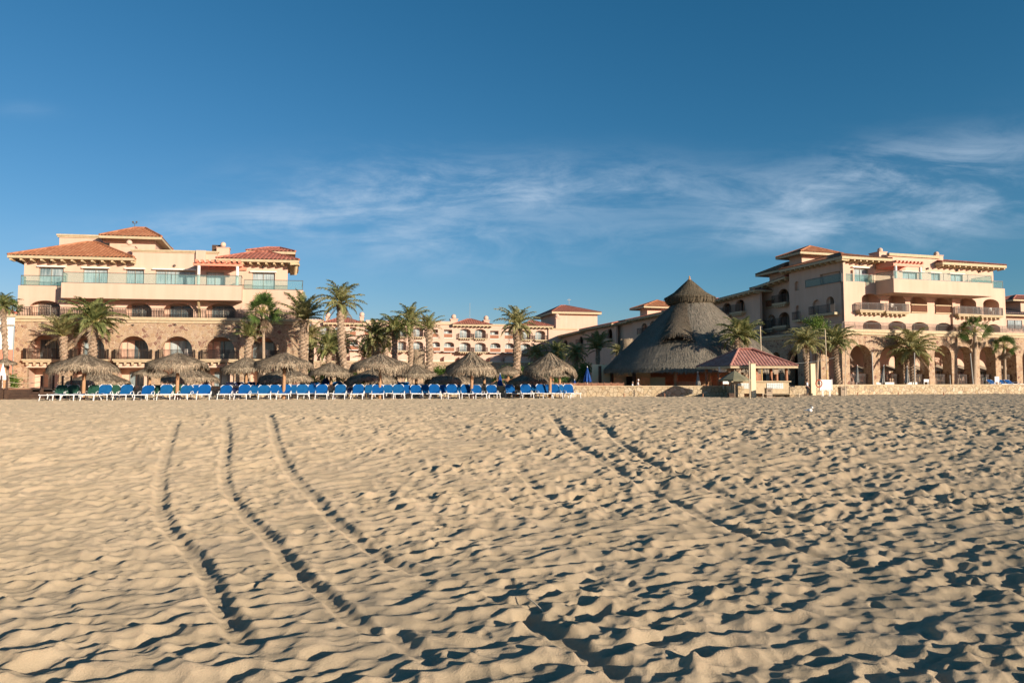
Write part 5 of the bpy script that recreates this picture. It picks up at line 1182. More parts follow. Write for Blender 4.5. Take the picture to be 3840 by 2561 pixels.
def lounger(mat,mode,loc,rz,label,grp):
    key=(mat,mode)
    if key not in PR:
        o=make_lounger(mat,*{'up':(1.0,False),'mid':(.55,False),'low':(.86,False),'flat':(1,True)}[mode],label,grp); PR[key]=o
    else: o=copy_tree(PR[key]); o['label']=label; o['group']=grp
    o.location=loc; o.rotation_euler.z=rz; return o
GL='sun loungers lined up on the sand'
rl=random.Random(4)
front=[(208,'blue','flat'),(283,'blue','flat'),(352,'blue','flat'),(393,'blue_faded','up'),(472,'blue_faded','up'),(551,'blue','up'),(623,'blue_faded','up'),(697,'blue_faded','up'),(767,'blue','up'),(847,'blue','up'),(915,'blue','up'),(991,'blue_faded','up'),(1068,'blue','up'),(1135,'blue_faded','up'),(1207,'blue','up'),(1276,'blue_faded','up'),(1343,'blue','up'),(1417,'blue','up'),(1494,'blue_faded','up'),(1560,'blue','up'),(1629,'blue','up'),(1695,'blue','up'),(1749,'blue','up'),(1789,'blue','up'),(1845,'blue','up'),(1972,'blue','up'),(2032,'blue','up'),(2079,'blue','up'),(2135,'blue','up')]
for i,(px,mt,md) in enumerate(front):
    Y=50+(px-393)/1742*5.2+rl.uniform(-.45,.45); q=at(px,1470,Y)
    md='low' if (md=='up' and rl.random()<.35) else md
    tone='faded blue' if mt=='blue_faded' else 'blue'
    st='flat ' if md=='flat' else ''
    lounger(mt,md,(q.x,Y,-.01),RZ+rl.uniform(-.13,.13),'%s%s sling sun lounger, %s from the left in the front row'%(st,tone,ORD[i]),GL)
second=[(228,'green'),(272,'green'),(350,'green'),(425,'green'),(587,'green'),(668,'green'),(735,'blue'),(875,'navy'),(957,'blue_faded'),(1030,'blue'),(1102,'blue_faded'),(1168,'blue'),(1320,'navy'),(1387,'blue_faded'),(1455,'blue_faded'),(1522,'blue'),(1592,'blue_faded'),(1667,'blue'),(1726,'blue_faded'),(1916,'blue'),(2008,'blue_faded'),(2058,'blue'),(2102,'blue_faded')]
ng=0;nb=0
for i,(px,mt) in enumerate(second):
    Y=52.8+(px-228)/1874*4.6; q=at(px,1470,Y)
    if mt=='green': ng+=1; lb='green sling sun lounger, %s green one from the left'%ORD[ng-1]
    else: nb+=1; lb='blue sling sun lounger, %s from the left among the blue ones of the second row'%ORD[nb-1]
    lounger(mt,'up' if mt!='navy' else 'mid',(q.x,Y,-.05),RZ+rl.uniform(-.08,.08)+(.0 if px<1800 else .2),lb,GL)
GD='reclined sun loungers on the terrace behind the low wall'
for i,(px,mt) in enumerate([(862,'navy'),(893,'navy'),(937,'blue'),(978,'blue_faded'),(1032,'blue'),(1180,'blue'),(1265,'blue'),(1322,'blue_faded'),(1487,'blue'),(1520,'blue_faded')]):
    q=at(px,1450,60.6); lounger(mt,'mid',(q.x,60.6,TZ-.25),RZ,'reclined %s lounger on the terrace, %s from the left behind the low wall'%('dark navy' if mt=='navy' else 'blue',ORD[i]),GD)
def make_table(label,grp):
    root=empty('side_table',(0,0,0),label,'side table',grp); m=MB(); m.box(-.25,.25,-.25,.25,.40,.45); m.build('table_top',M['white_frame'],root)
    for x in (-1,1):
        for y in (-1,1): l=MB(); l.tube([V((x*.17,y*.17,.40)),V((x*.25,y*.25,0))],[.028,.024],6); l.build('leg',M['white_frame'],root)
    return root
tb=None
for i,(px,dY) in enumerate([(440,.3),(660,-.3),(1027,0),(1243,.3),(1372,.6),(1460,0),(1675,-.3),(1822,.8),(2012,0),(2120,.3)]):
    Y=50.2+(px-393)/1742*5.2+dY; q=at(px,1480,Y); lb='small white side table, %s from the left among the loungers'%ORD[i]
    if tb is None: tb=make_table(lb,'white side tables between the loungers'); o=tb
    else: o=copy_tree(tb); o['label']=lb
    o.location=(q.x,Y,.0)
# brown wooden deck chairs behind the low wall
def make_deckchair(label,grp):
    root=empty('wooden_deck_chair',(0,0,0),label,'deck chair',grp); m=MB(); m.box(-.3,.3,-.55,.0,.3,.34); m.build('seat',M['wood'],root)
    b=MB()
    for i in range(4): b.hexa([(-.29,.0+i*.05,.36+i*.14),(.29,.0+i*.05,.36+i*.14),(.29,.03+i*.05,.36+i*.14),(-.29,.03+i*.05,.36+i*.14),(-.29,.03+i*.05,.36+i*.14+.10),(.29,.03+i*.05,.36+i*.14+.10),(.29,.06+i*.05,.36+i*.14+.10),(-.29,.06+i*.05,.36+i*.14+.10)])
    for s in (-.3,.3): b.bar((s,0,.3),(s,.2,.95),.05)
    b.build('backrest',M['wood'],root)
    for x in (-.27,.27):
        for y in (-.5,.0): l=MB(); l.bar((x,y,0),(x,y,.3),.05); l.build('leg',M['wood'],root)
    return root
dc=None
for i,px in enumerate([1979,2009,2035,2072,2098,2127,2155,2182,2209,2232,2256,2280,2306,2328]):
    q=at(px,1445,61.8); lb='brown slatted deck chair, %s from the left in the row behind the low wall'%ORD[i]
    if dc is None: dc=make_deckchair(lb,'brown deck chairs behind the low wall'); o=dc
    else: o=copy_tree(dc); o['label']=lb
    o.location=(q.x,61.8,.33); o.rotation_euler.z=PI*.0+rl.uniform(-.1,.1); o.scale=(.95,.95,.95)
# ================================================================ PARASOLS
def closed_parasol(px,ytop,ybot,Y,zb,w,mat,label,lean=0,grp='closed parasols'):
    b=at(px,1450,Y); b.z=zb; k=Y/FPX; zt=at(px,ytop,Y).z-zb; z0=at(px,ybot,Y).z-zb; r=w*k/2
    root=empty('closed_parasol',b,label,'parasol',grp); p=MB(); p.tube([V((0,0,0)),V((lean,0,zt+.12))],.03,6); p.build('pole',M['white_frame'],root)
    m=MB(); n=16; L=V((lean,0,zt)); prof=[(.03,zt),(.25*r+.03,zt*.75+z0*.25),(.6*r,(zt+z0)/2),(r,z0+.1),(r*.9,z0)]
    vs=[];fs=[]
    for i,(rr,z) in enumerate(prof):
        for q in range(n): a=2*PI*q/n; s=rr*(1.15 if q%2 else .72); vs.append((math.cos(a)*s+lean*z/zt,math.sin(a)*s,z))
    for i in range(len(prof)-1):
        for q in range(n): fs.append((i*n+q,i*n+(q+1)%n,(i+1)*n+(q+1)%n,(i+1)*n+q))
    m.add(vs,fs); m.build('canopy',M[mat],root)
closed_parasol(772,1425,1446,58,TZ,22,'navy','dark blue closed parasol under the rim of the low umbrella at the left')
closed_parasol(1222,1405,1442,62.5,TZ,30,'blue_cloth','bright blue closed parasol behind the dark umbrella pole left of centre')
closed_parasol(1875,1403,1449,60.9,TZ-.2,22,'blue_cloth','blue closed parasol beside the crossed timber fence')
closed_parasol(2203,1378,1432,64,TZ,28,'blue_cloth','tall blue closed parasol before the cream wall of the big palapa')
closed_parasol(2155,1426,1440,63,TZ,10,'blue_cloth','small blue closed parasol tip above the brown deck chairs')
closed_parasol(2618,1397,1444,61.5,TZ,16,'grey_cloth','grey closed parasol before the slatted bar railing')
closed_parasol(2911,1400,1432,60.2,.9,12,'tan_cloth','pale closed parasol inside the tiled pavilion')
closed_parasol(3305,1372,1436,73,TZ,16,'grey_cloth','leaning grey closed parasol at the second arch of the arcade',.35)
closed_parasol(3400,1376,1436,74,TZ,16,'grey_cloth','grey closed parasol beside the full date palm at the arcade',.12)
closed_parasol(3212,1372,1434,72,TZ,14,'grey_cloth','grey closed parasol at the first arch of the arcade',.15)
closed_parasol(8,1368,1424,54,.5,22,'white_cloth','white closed parasol at the left edge behind the rope posts')
def open_parasol(b,R,h,z_top,mat,label,grp=None,square=True,n=8):
    root=empty('open_parasol',b,label,'parasol',grp); p=MB(); p.tube([V((0,0,0)),V((0,0,z_top+.06))],.035,6); p.build('pole',M['bin'],root); m=MB(); vs=[(0,0,z_top)];fs=[]
    for i in range(n): a=2*PI*i/n+PI/n; vs.append((math.cos(a)*R,math.sin(a)*R,z_top-h))
    for i in range(n): vs.append((vs[1+i][0],vs[1+i][1],z_top-h-.14))
    for i in range(n): j=(i+1)%n; fs.append((0,1+i,1+j)); fs.append((1+i,1+n+i,1+n+j,1+j))
    m.add(vs,fs); m.build('canopy',M[mat],root); r=MB()
    for i in range(n): r.bar((0,0,z_top-.06),(vs[1+i][0]*.97,vs[1+i][1]*.97,z_top-h-.05),.02)
    r.build('ribs',M['bin'],root)
b=at(2755,1450,56.5); b.z=.0; open_parasol(b,1.25,.75,at(2755,1389,56.5).z,'olive_cloth','open olive parasol on the sand in front of the tiled pavilion')
for i,(px,yt) in enumerate([(3218,1371),(3325,1367),(3437,1370),(3512,1367),(3596,1369),(3676,1370),(3756,1371)]):
    u,z=FR.uv(px,yt,-1.9); q=FR.p(u,TZ,-1.9); open_parasol(q,1.75,.7,z-TZ,'tan_cloth','open tan cafe parasol, %s from the left under the stone arcade'%ORD[i],'tan cafe parasols under the arcade',n=4)
# cafe tables and chairs
def make_cafe_table(label,grp):
    root=empty('cafe_table',(0,0,0),label,'table',grp); m=MB(); m.box(-.45,.45,-.45,.45,.70,.75); m.build('table_top',M['wood'],root); m=MB(); m.tube([V((0,0,.02)),V((0,0,.7))],.05,8); m.box(-.25,.25,-.25,.25,0,.03); m.build('pedestal',M['iron'],root); return root
def make_cafe_chair(mat,label,grp):
    root=empty('cafe_chair',(0,0,0),label,'chair',grp); m=MB(); m.box(-.24,.24,-.24,.24,.43,.47); m.build('seat',M[mat],root); m=MB(); m.box(-.24,.24,.20,.24,.5,.95); m.build('backrest',M[mat],root)
    for x in (-.21,.21):
        for y in (-.21,.21): l=MB(); l.bar((x,y,0),(x,y,.43),.035); l.build('leg',M[mat],root)
    return root
ct=None;cch=None
for i,px in enumerate([3222,3250,3335,3365,3445,3470,3525,3552,3615,3636,3695,3722]):
    u,_=FR.uv(px,1430,-.2); q=FR.p(u,TZ,-.3-(i%2)*1.2); lb='wooden cafe table, %s from the left under the arcade'%ORD[i]
    if ct is None: ct=make_cafe_table(lb,'cafe tables under the arcade'); o=ct
    else: o=copy_tree(ct); o['label']=lb
    o.location=q
    for s in (-1,1):
        lb2='brown cafe chair at the %s side of the %s cafe table from the left'%('left' if s<0 else 'right',ORD[i])
        if cch is None: cch=make_cafe_chair('lattice',lb2,'cafe chairs under the arcade'); c=cch
        else: c=copy_tree(cch); c['label']=lb2
        c.location=q+V((s*.65,s*.1,.12)); c.rotation_euler.z=-s*PI/2
wch=None
for i,(px,mt) in enumerate([(3328,'t'),(3345,'t'),(3412,'t'),(3432,'t'),(3295,'t')]):
    q=at(px,1440,74); lb='pale cafe chair seen from behind above the right low wall, %s from the left'%ORD[i]
    if wch is None: wch=make_cafe_chair('trim',lb,'pale chairs above the right low wall'); c=wch
    else: c=copy_tree(wch); c['label']=lb
    c.location=(q.x,74+.25,.27); c.rotation_euler.z=PI
for i,px in enumerate([3727,3768,3793]):
    q=at(px,1440,77); lounger('blue','mid',(q.x,77,TZ-.05),RZ,'blue lounger on the terrace near the right edge, %s from the left'%ORD[i],'blue loungers on the right terrace')
# railing of the arcade cafe
for i,(xa,xb) in enumerate([(3190,3268),(3303,3385),(3412,3480),(3508,3566),(3594,3648),(3677,3732),(3757,3810)]):
    u0=FR.uv(xa,1430,.6)[0];u1=FR.uv(xb,1430,.6)[0]; r=MB(); a=FR.p(u0,TZ,.3);b=FR.p(u1,TZ,.3); iron_rail(r,a,b,1.5,.16,.03); tag(r.build('iron_fence',M['iron'],origin=a),'black iron fence closing the %s arch of the right arcade'%ORD[i],'fence','iron fences in the arcade arches')
# ================================================================ POSTS, POLES, SIGNS
def pole(px0,py0,px1,py1,Y,r,mat,label,zb=0,cat='pole',name='pole',grp=None,stripes=False):
    b=at(px0,py0,Y); b.z=zb; t=at(px1,py1,Y)-b; root=empty(name,b,label,cat,grp); m=MB(); m.tube([V((0,0,-.1)),t],[r,r*.85],8); m.build('shaft',M[mat],root); m=MB(); m.sphere(t,r*1.3,8,5); m.build('cap',M[mat],root)
    if stripes:
        s=MB()
        for i in range(9): a=t*(.05+.03*i); s.tube([a,a+t*.015],r*1.25,8)
        s.build('stripes',M['yellow' ],root)
pole(2858,1450,2851,1226,64.5,.055,'post','tall thin pole with yellow bands in front of the tiled pavilion',TZ,'net pole','net_pole',stripes=True)
pole(3103,1430,3094,1240,69,.055,'post','tall thin pole with yellow bands left of the arcade corner',TZ,'net pole','net_pole',stripes=True)
pole(2812,1483,2809,1356,53,.05,'post','pale post on the sand beside the open olive parasol',0)
pole(3168,1478,3172,1316,62,.045,'post','thin pale post on the sand in front of the arcade corner',0)
pole(3274,1442,3270,1323,72.5,.055,'metal','grey lamp pole before the first pillar of the arcade',TZ,'lamp pole','lamp_pole')
pole(3430,1442,3429,1325,74,.055,'metal','grey lamp pole beside the full date palm at the arcade',TZ,'lamp pole','lamp_pole')
pole(3650,1438,3639,1327,75,.055,'metal','leaning grey lamp pole left of the taller fan palm',TZ,'lamp pole','lamp_pole')
pole(3564,1438,3562,1408,74,.04,'metal','short grey post above the right low wall',TZ)
def wire():
    a=at(2880,1361,64);b=at(3128,1342,69); m=MB(); pts=[a.lerp(b,i/10)+V((0,0,-.25*math.sin(PI*i/10))) for i in range(11)]; m.tube(pts,.012,4); tag(m.build('cable',M['metal'],origin=a),'thin cable sagging between pavilion roof and the palm at the arcade corner','cable')
wire()
# volleyball style net between the banded poles
def rope_fence(pts,h,name,label,z0=0,levels=(1.0,),sag=.08,mat='darkwood',rr=.05,grp=None):
    P=[V((x,y,z0)) for x,y in pts]; root=empty(name,P[0],label,'rope fence',grp); o=P[0]
    for p in P: m=MB(); q=p-o; m.tube([q+V((0,0,-.15)),q+V((0,0,h))],rr,8); m.build('post',M[mat],root)
    r=MB()
    for a,b in zip(P[:-1],P[1:]):
        for l in levels: r.tube([(a.lerp(b,i/8)-o)+V((0,0,h*l-sag*4*(i/8)*(1-i/8))) for i in range(9)],.018,5)
    r.build('rope',M['rope'],root)
rope_fence([wl(2858,55.5),wl(2993,56.5)],.36,'rope_fence','low rope barrier on the sand before the beach steps',0,(.92,),.05,'post',.045)
def stub(px,py,Y,label): b=at(px,py,Y); b.z=0; m=MB(); m.tube([b+V((0,0,-.1)),b+V((.01,0,.3))],[.05,.045],8); o=m.build('wooden_stub',M['wood'],origin=b); tag(o,label,'post','short stubs in the sand along the low wall')
for i,(px,py) in enumerate([(2340,1492),(2492,1490),(2636,1487),(3215,1478),(3368,1477),(3538,1473)]): stub(px,py,58.8 if px<3000 else 64.5,'short dark stub in the sand along the low wall, %s from the left'%ORD[i])
# ---- timber walkway with rope posts at the left
def walkway():
    root=empty('timber_walkway',(wl(80,52)[0],52,0),'dark timber walkway with plank front at the left edge','walkway',world=True); x0=wl(-200,52)[0];x1=wl(205,52)[0]; m=MB()
    for i in range(5): m.box(x0,x1-(1.6 if i==4 else 0),51.9-.004*i,52.0,-.1+.17*i,-.1+.17*i+.155)
    m.build('plank_front',M['darkwood'],root); d=MB()
    for i in range(30): d.box(x0,x1-1.7,52.02+i*.16,52.02+i*.16+.15,.74,.80)
    d.build('deck_boards',M['wood'],root)
    for px in (8,28,160,203): q=wl(px,51.8)[0]; p=MB(); p.box(q-.09,q+.09,51.72,51.89,-.2,.84 if px!=203 else .5); p.build('pier',M['darkwood'],root)
walkway()
def rp(pts,label):
    rope_fence(pts,1.05,'rope_fence',label,.75,(.96,.55,.2),.14,'darkwood',.07)
rp([wl(8,52.3),wl(30,52.2),wl(158,52.3)],'rope fence with dark posts along the front of the timber walkway')
rp([wl(160,53),wl(203,53.6),wl(238,54),wl(270,54.6)],'rope fence with three sagging ropes descending right of the timber walkway')
# crossed timber fence
def cross_fence():
    a=at(1832,1450,62.3);b=at(2075,1450,62.3); a.z=b.z=TZ; root=empty('timber_fence',a,'brown timber fence of crossed rails behind the low wall','fence'); m=MB(); n=7; L=b-a
    for i in range(n+1): q=L*i/n; h=.95 if i>0 else .3; p=MB(); p.bar(q,q+V((0,0,h)),.1); p.build('post',M['wood'],root)
    r=MB()
    for i in range(n):
        q0=L*i/n;q1=L*(i+1)/n; h=.85; h0=.25 if i==0 else h
        r.bar(q0+V((0,0,h0)),q1+V((0,0,h)),.07)
        if i: r.bar(q0+V((0,0,.1)),q1+V((0,0,h-.05)),.06); r.bar(q0+V((0,.03,h-.05)),q1+V((0,.03,.1)),.06)
    r.build('rails',M['coral'] if False else M['wood'],root)
cross_fence()
# sign board with life ring
def sign_board():
    b=at(3098,1478,61.5); b.z=0; root=empty('sign_board',b,'white notice board with slatted face on splayed white legs beside a life ring','sign'); k=61.5/FPX
    z0=at(3098,1462,61.5).z; z1=at(3098,1424,61.5).z; w=22*k; m=MB(); m.box(-w,w,-.04,.04,z0,z1); m.build('panel',M['white_frame'],root); s=MB()
    for i in range(4): z=z0+(z1-z0)*(.2+.18*i); s.box(-w*.75,w*.75,-.046,-.042,z,z+.015)
    s.build('lettering_lines',M['metal'],root); s=MB()
    for x in (-w,w): s.box(x-.03,x+.03,-.06,.06,z0-.05,z1+.04)
    s.build('frame',M['white_frame'],root)
    for x in (-.6,.6):
        l=MB()
        for dx in (-.12,.12): l.bar((x*w,-.02,z0),(x*w+dx*.6,0,-.05),.05)
        l.bar((x*w-.2,0,z0-.02),(x*w,0,z0-.25),.035); l.bar((x*w+.2,0,z0-.02),(x*w,0,z0-.25),.035); l.build('leg',M['white_frame'],root)
    c=at(3071,1438,61.3); m=MB(); R=.27; n=24; pts=[V((R*math.cos(2*PI*i/n),0,R*1.2*math.sin(2*PI*i/n))) for i in range(n+1)]; m.tube(pts,.055,8,False)
    o=m.build('life_ring',M['orange'],smooth=True); o.location=c; tag(o,'brownish orange life ring hanging at the left side of the white notice board','life ring')
    bk=MB(); q=c-b; bk.bar(q+V((-.02,.06,.3)),V((-w,.02,q.z+.3)),.03); bk.bar(q+V((0,.06,.3)),q+V((0,-.06,.3)),.03); bk.build('hook',M['iron'],root)
sign_board()
def bin_(px,y0,y1,wpx,Y,label,mat='bin'):
    b=at(px,y1,Y); b.z=0; k=Y/FPX; h=(y1-y0)*k; w=wpx*k/2; root=empty('litter_bin',b,label,'litter bin'); m=MB(); m.hexa([(-w,-w,-.05),(w,-w,-.05),(w,w,-.05),(-w,w,-.05),(-w*1.05,-w*1.05,h),(w*1.05,-w*1.05,h),(w*1.05,w*1.05,h),(-w*1.05,w*1.05,h)]); m.build('body',M[mat],root); l=MB(); l.box(-w*1.1,w*1.1,-w*1.1,w*1.1,h+.002,h+.06); l.build('lid',M['darkwood'],root)
    q=MB(); q.box(-w*.6,w*.6,-w*1.09-.002,-w*1.06,h*.74,h*.86); q.build('slot',M['dark'],root)
bin_(2882,1450,1483,21,56.5,'tan box bin at the foot of the beach steps'); bin_(3160,1449,1479,22,63.5,'tan box bin left of the thin post before the arcade'); bin_(2742,1472,1485,20,57.2,'low dark crate in front of the end of the low wall','darkwood')
def small_sign(px,y0,y1,wpx,Y,label,face='white_frame'):
    b=at(px,1445,Y); b.z=TZ; k=Y/FPX; z0=at(px,y1,Y).z-TZ; z1=at(px,y0,Y).z-TZ; w=wpx*k/2; root=empty('sign',b,label,'sign'); m=MB(); m.box(-w,w,-.03,.03,z0,z1); m.build('panel',M[face],root); l=MB()
    for x in (-w*.8,w*.8): l.bar((x,.06,0),(x,.06,z1*.98),.05)
    l.build('legs',M['white_frame'],root)
small_sign(3474,1422,1432,18,71.5,'small blank white board above the right low wall near the third arch'); small_sign(3739,1412,1432,16,75.5,'upright white sign above the right low wall near the smaller fan palm'); small_sign(2722,1422,1440,22,60.3,'white notice with a cross shape in front of the pavilion counter')
# ================================================================ PEOPLE
def skin(name,V_,E_,mat,parent,sub=1):
    me=bpy.data.meshes.new(name); me.from_pydata([p[:3] for p in V_],E_,[]); me.update(); o=bpy.data.objects.new(name,me); COL.objects.link(o); me.materials.append(mat)
    s=o.modifiers.new('s','SKIN'); 
    for i,p in enumerate(V_):
        r=p[3]; r=(r,r) if not isinstance(r,tuple) else r; me.skin_vertices[0].data[i].radius=r
    me.skin_vertices[0].data[0].use_root=True; s.use_smooth_shade=True; u=o.modifiers.new('u','SUBSURF'); u.levels=sub; u.render_levels=sub; o.parent=parent; return o
def figure(loc,rz,label,pose,shirt,legs,hairm,scale=1,cap=False):
    root=empty('person',loc,label,'person',rz=rz); root.scale=(scale,)*3; J=dict(pose)
    v=[];e=[];ix={}
    def a(n,p,r,par=None): ix[n]=len(v); v.append((*p,r)); (e.append((ix[par],ix[n])) if par else None)
    a('pel',J['pel'],(.15,.12)); a('waist',J['waist'],(.14,.11),'pel'); a('chest',J['chest'],(.17,.12),'waist'); a('neckb',J['neckb'],(.09,.08),'chest'); a('neck',J['neck'],.055,'neckb'); a('jaw',J['jaw'],(.075,.085),'neck'); a('head',J['head'],(.085,.10),'jaw'); a('crown',J['crown'],(.06,.07),'head')
    for s in 'LR':
        a('sh'+s,J['sh'+s],.065,'chest'); a('el'+s,J['el'+s],.045,'sh'+s); a('wr'+s,J['wr'+s],.03,'el'+s); w=V(J['wr'+s]); d=(w-V(J['el'+s])).normalized(); pm=w+d*.08; a('pm'+s,tuple(pm),(.04,.02),'wr'+s)
        sd=d.cross(V((0,1,0))); sd=sd.normalized() if sd.length>.1 else V((1,0,0))
        for k,(o,l) in enumerate(((-.03,.06),(-.01,.075),(.012,.07),(.032,.055))): a('f%d'%k+s,tuple(pm+sd*o+d*l+V((0,-.01*k,-.008))),.009,'pm'+s)
        a('th'+s,tuple(w+sd*-.055+d*.05),.011,'pm'+s)
        a('hip'+s,J['hip'+s],.09,'pel'); a('kn'+s,J['kn'+s],.06,'hip'+s); a('an'+s,J['an'+s],.04,'kn'+s); a('toe'+s,J['toe'+s],(.04,.03),'an'+s)
    skin('body',v,e,M['skin'],root)
    # clothing over the same joints
    def cloth(names,par,rs,mat,nm): 
        vv=[(*J[n],r) for n,r in zip(names,rs)]; skin(nm,vv,[(names.index(p),i) for i,p in enumerate(par) if p],M[mat],root)
    cloth(['waist','pel','chest','neckb','shL','elL','shR','elR'],[None,'waist','waist','chest','chest','shL','chest','shR'],[(.165,.135),(.17,.14),(.19,.145),(.11,.1),.085,.06,.085,.06],shirt,'shirt')
    cloth(['pel','hipL','knL','anL','hipR','knR','anR'],[None,'pel','hipL','knL','pel','hipR','knR'],[(.165,.135),.11,.085,.065,.11,.085,.065],legs,'trousers')
    h=MB(); c=V(J['head']); c2=V(J['crown']); h.sphere(c.lerp(c2,.5)+V((0,.02,.01)),.108,12,8); h.build('cap' if cap else 'hair',M[hairm],root,smooth=True)
    n=MB(); f=V((0,-1,0)); n.tube([c+f*.09,c+f*.125+V((0,0,-.02))],[.012,.018],6); 
    for s in (-1,1): n.sphere(c+V((s*.1,.01,-.01)),.022,6,5,1.4)
    n.build('face_details',M['skin'],root,smooth=True); ey=MB()
    for s in (-1,1): ey.sphere(c+V((s*.034,-.092,.012)),.013,6,5)
    ey.box(c.x-.025,c.x+.025,c.y-.102,c.y-.095,c.z-.062,c.z-.056); ey.build('eyes_and_mouth',M['hair_dark'],root); return root
stand=dict(pel=(0,0,.93),waist=(0,0,1.08),chest=(0,-.01,1.32),neckb=(0,0,1.45),neck=(0,-.02,1.52),jaw=(0,-.05,1.58),head=(0,-.05,1.65),crown=(0,-.04,1.73),
 shL=(-.19,0,1.40),elL=(-.23,.0,1.13),wrL=(-.18,-.16,.95),shR=(.19,0,1.40),elR=(.23,.03,1.13),wrR=(.2,-.12,.93),hipL=(-.09,0,.88),knL=(-.1,-.02,.48),anL=(-.11,.02,.08),toeL=(-.12,-.14,.03),hipR=(.09,0,.88),knR=(.11,-.03,.48),anR=(.12,.03,.08),toeR=(.13,-.13,.03))
sit=dict(pel=(0,0,.5),waist=(0,.02,.64),chest=(0,.0,.88),neckb=(0,-.02,1.01),neck=(0,-.04,1.08),jaw=(0,-.07,1.14),head=(0,-.07,1.21),crown=(0,-.06,1.29),
 shL=(-.19,0,.96),elL=(-.24,-.05,.70),wrL=(-.1,-.25,.66),shR=(.19,0,.96),elR=(.24,-.05,.70),wrR=(.1,-.27,.64),hipL=(-.1,-.05,.48),knL=(-.14,-.46,.52),anL=(-.14,-.5,.1),toeL=(-.14,-.64,.05),hipR=(.1,-.05,.48),knR=(.14,-.46,.52),anR=(.14,-.5,.1),toeR=(.14,-.64,.05))
q=at(3027,1470,65); figure((q.x,65,.02),1.1,'standing man in white shirt and dark trousers, looking down beside the cream pillar',stand,'shirt','trousers','hair_dark',.82)
q=at(2392,1445,61.9); figure((q.x,61.9,.42),1.3,'seated person in grey shirt and pale cap, facing right behind the low wall',sit,'greyshirt','greyshirt','white_cloth',.82,True)
q=at(2371,1445,61.7); figure((q.x,61.7,.40),1.5,'seated person in white shirt with brown hair, left of the one in a pale cap',sit,'shirt','shirt','trunk',.68)
for x,l in ((2391,'plain wooden bench seat under the person with the pale cap'),(2368,'plain wooden bench seat under the person in white')):
    q=at(x,1445,61.95); m=MB(); m.box(q.x-.24,q.x+.24,61.8,62.2,.68,.74)
    for a in (-.2,.2):
        for b_ in (61.84,62.16): m.box(q.x+a-.025,q.x+a+.025,b_-.025,b_+.025,.2,.68)
    tag(m.build('bench',M['wood'],origin=(q.x,62,.2)),l,'bench')
# balcony furniture
def plastic_chair(loc,rz,label):
    o=copy_tree(wch); o['label']=label; o['group']='white plastic chairs on the balconies'; o.location=loc; o.rotation_euler.z=rz
for x,y,d,lb in ((3352,1166,.35,'white chair on the second balcony from the left of the right block'),(3722,1180,.35,'white chair on the rightmost balcony of the right block')):
    u,z=FR.uv(x,y,d); plastic_chair(FR.p(u,z,d),.4,lb)
for x,y,lb in ((705,1345,'pale chair on the fourth first-floor balcony of the left block'),(1005,1347,'pale chair on the sixth first-floor balcony of the left block')):
    u,z=FL.uv(x,y,-.6); plastic_chair(FL.p(u,z,-.6),2.6,lb)
# small finds on the sand
b=gnd(3038,1556,-.05); b.z=float(macro(np.array([b.x]),np.array([b.y]))[0])+.03
g=MB(); g.sphere((0,0,.12),.10,10,6,.8); g.sphere((.0,-.08,.24),.05,8,6); g.tube([V((.0,.02,.14)),V((0,.24,.12))],[.06,.01],6); o=g.build('gull',M['white_frame'],smooth=True); o.location=b; o.rotation_euler.z=1.2; tag(o,'small white gull standing on the sand at the right','gull')
lg=MB(); lg.bar((.03,0,-.05),(.03,0,.08),.012); lg.bar((-.03,0,-.05),(-.03,0,.08),.012); lg.build('legs',M['yellow'],o)
def stick(px,py,L,az,r,label):
    x,y=gsand(px,py); z=float(macro(np.array([x]),np.array([y]))[0]); m=MB(); d=V((math.cos(az),math.sin(az),.25)).normalized()*L; m.tube([V((0,0,0)),d*.5+V((0,0,.01)),d],[r,r,r*.8],6); o=m.build('stick',M['post']); o.location=(x,y,z+.02); tag(o,label,'stick')
stick(2040,2300,.34,2.2,.009,'thin pale stick poking out of the sand in the right foreground')
# ================================================================ CAMERA, SUN, SKY
cam=bpy.data.cameras.new('camera'); co=bpy.data.objects.new('camera',cam); COL.objects.link(co); sc.camera=co
cam.sensor_width=36; cam.lens=24*(FPX/2560); cam.clip_end=20000; cam.clip_start=.05; co.location=(0,0,EYE); co.rotation_euler=(PI/2+PIT,0,0)
AZ=rad(46); EL=rad(12.5)
sd=V((math.sin(AZ)*math.cos(EL),-math.cos(AZ)*math.cos(EL),math.sin(EL)))
sl=bpy.data.lights.new('sun','SUN'); so=bpy.data.objects.new('sun',sl); COL.objects.link(so); sl.energy=5.0; sl.angle=rad(.5); sl.color=(1,.865,.70)
so.rotation_euler=sd.to_track_quat('Z','Y').to_euler(); so.location=(30,-30,40)
w=bpy.data.worlds.new('World'); sc.world=w; w.use_nodes=True; nt=w.node_tree; nt.nodes.clear(); L=nt.links
out=nt.nodes.new('ShaderNodeOutputWorld'); bg=nt.nodes.new('ShaderNodeBackground'); bg.inputs['Strength'].default_value=.074; L.new(bg.outputs[0],out.inputs[0])
sky=nt.nodes.new('ShaderNodeTexSky'); sky.sky_type='NISHITA'; sky.sun_disc=False; sky.sun_elevation=EL; sky.sun_rotation=math.atan2(sd.x,sd.y)
sky.air_density=1.0; sky.dust_density=.35; sky.ozone_density=2.2; sky.altitude=0
tc=nt.nodes.new('ShaderNodeTexCoord'); sp=nt.nodes.new('ShaderNodeSeparateXYZ'); L.new(tc.outputs['Generated'],sp.inputs[0])
def mth(op,a,b=None,c=None,clamp=False):
    n=nt.nodes.new('ShaderNodeMath'); n.operation=op; n.use_clamp=clamp
    for i,v in enumerate((a,b,c)):
        if v is None: continue
        if hasattr(v,'is_output'): L.new(v,n.inputs[i])
        else: n.inputs[i].default_value=v
    return n.outputs[0]
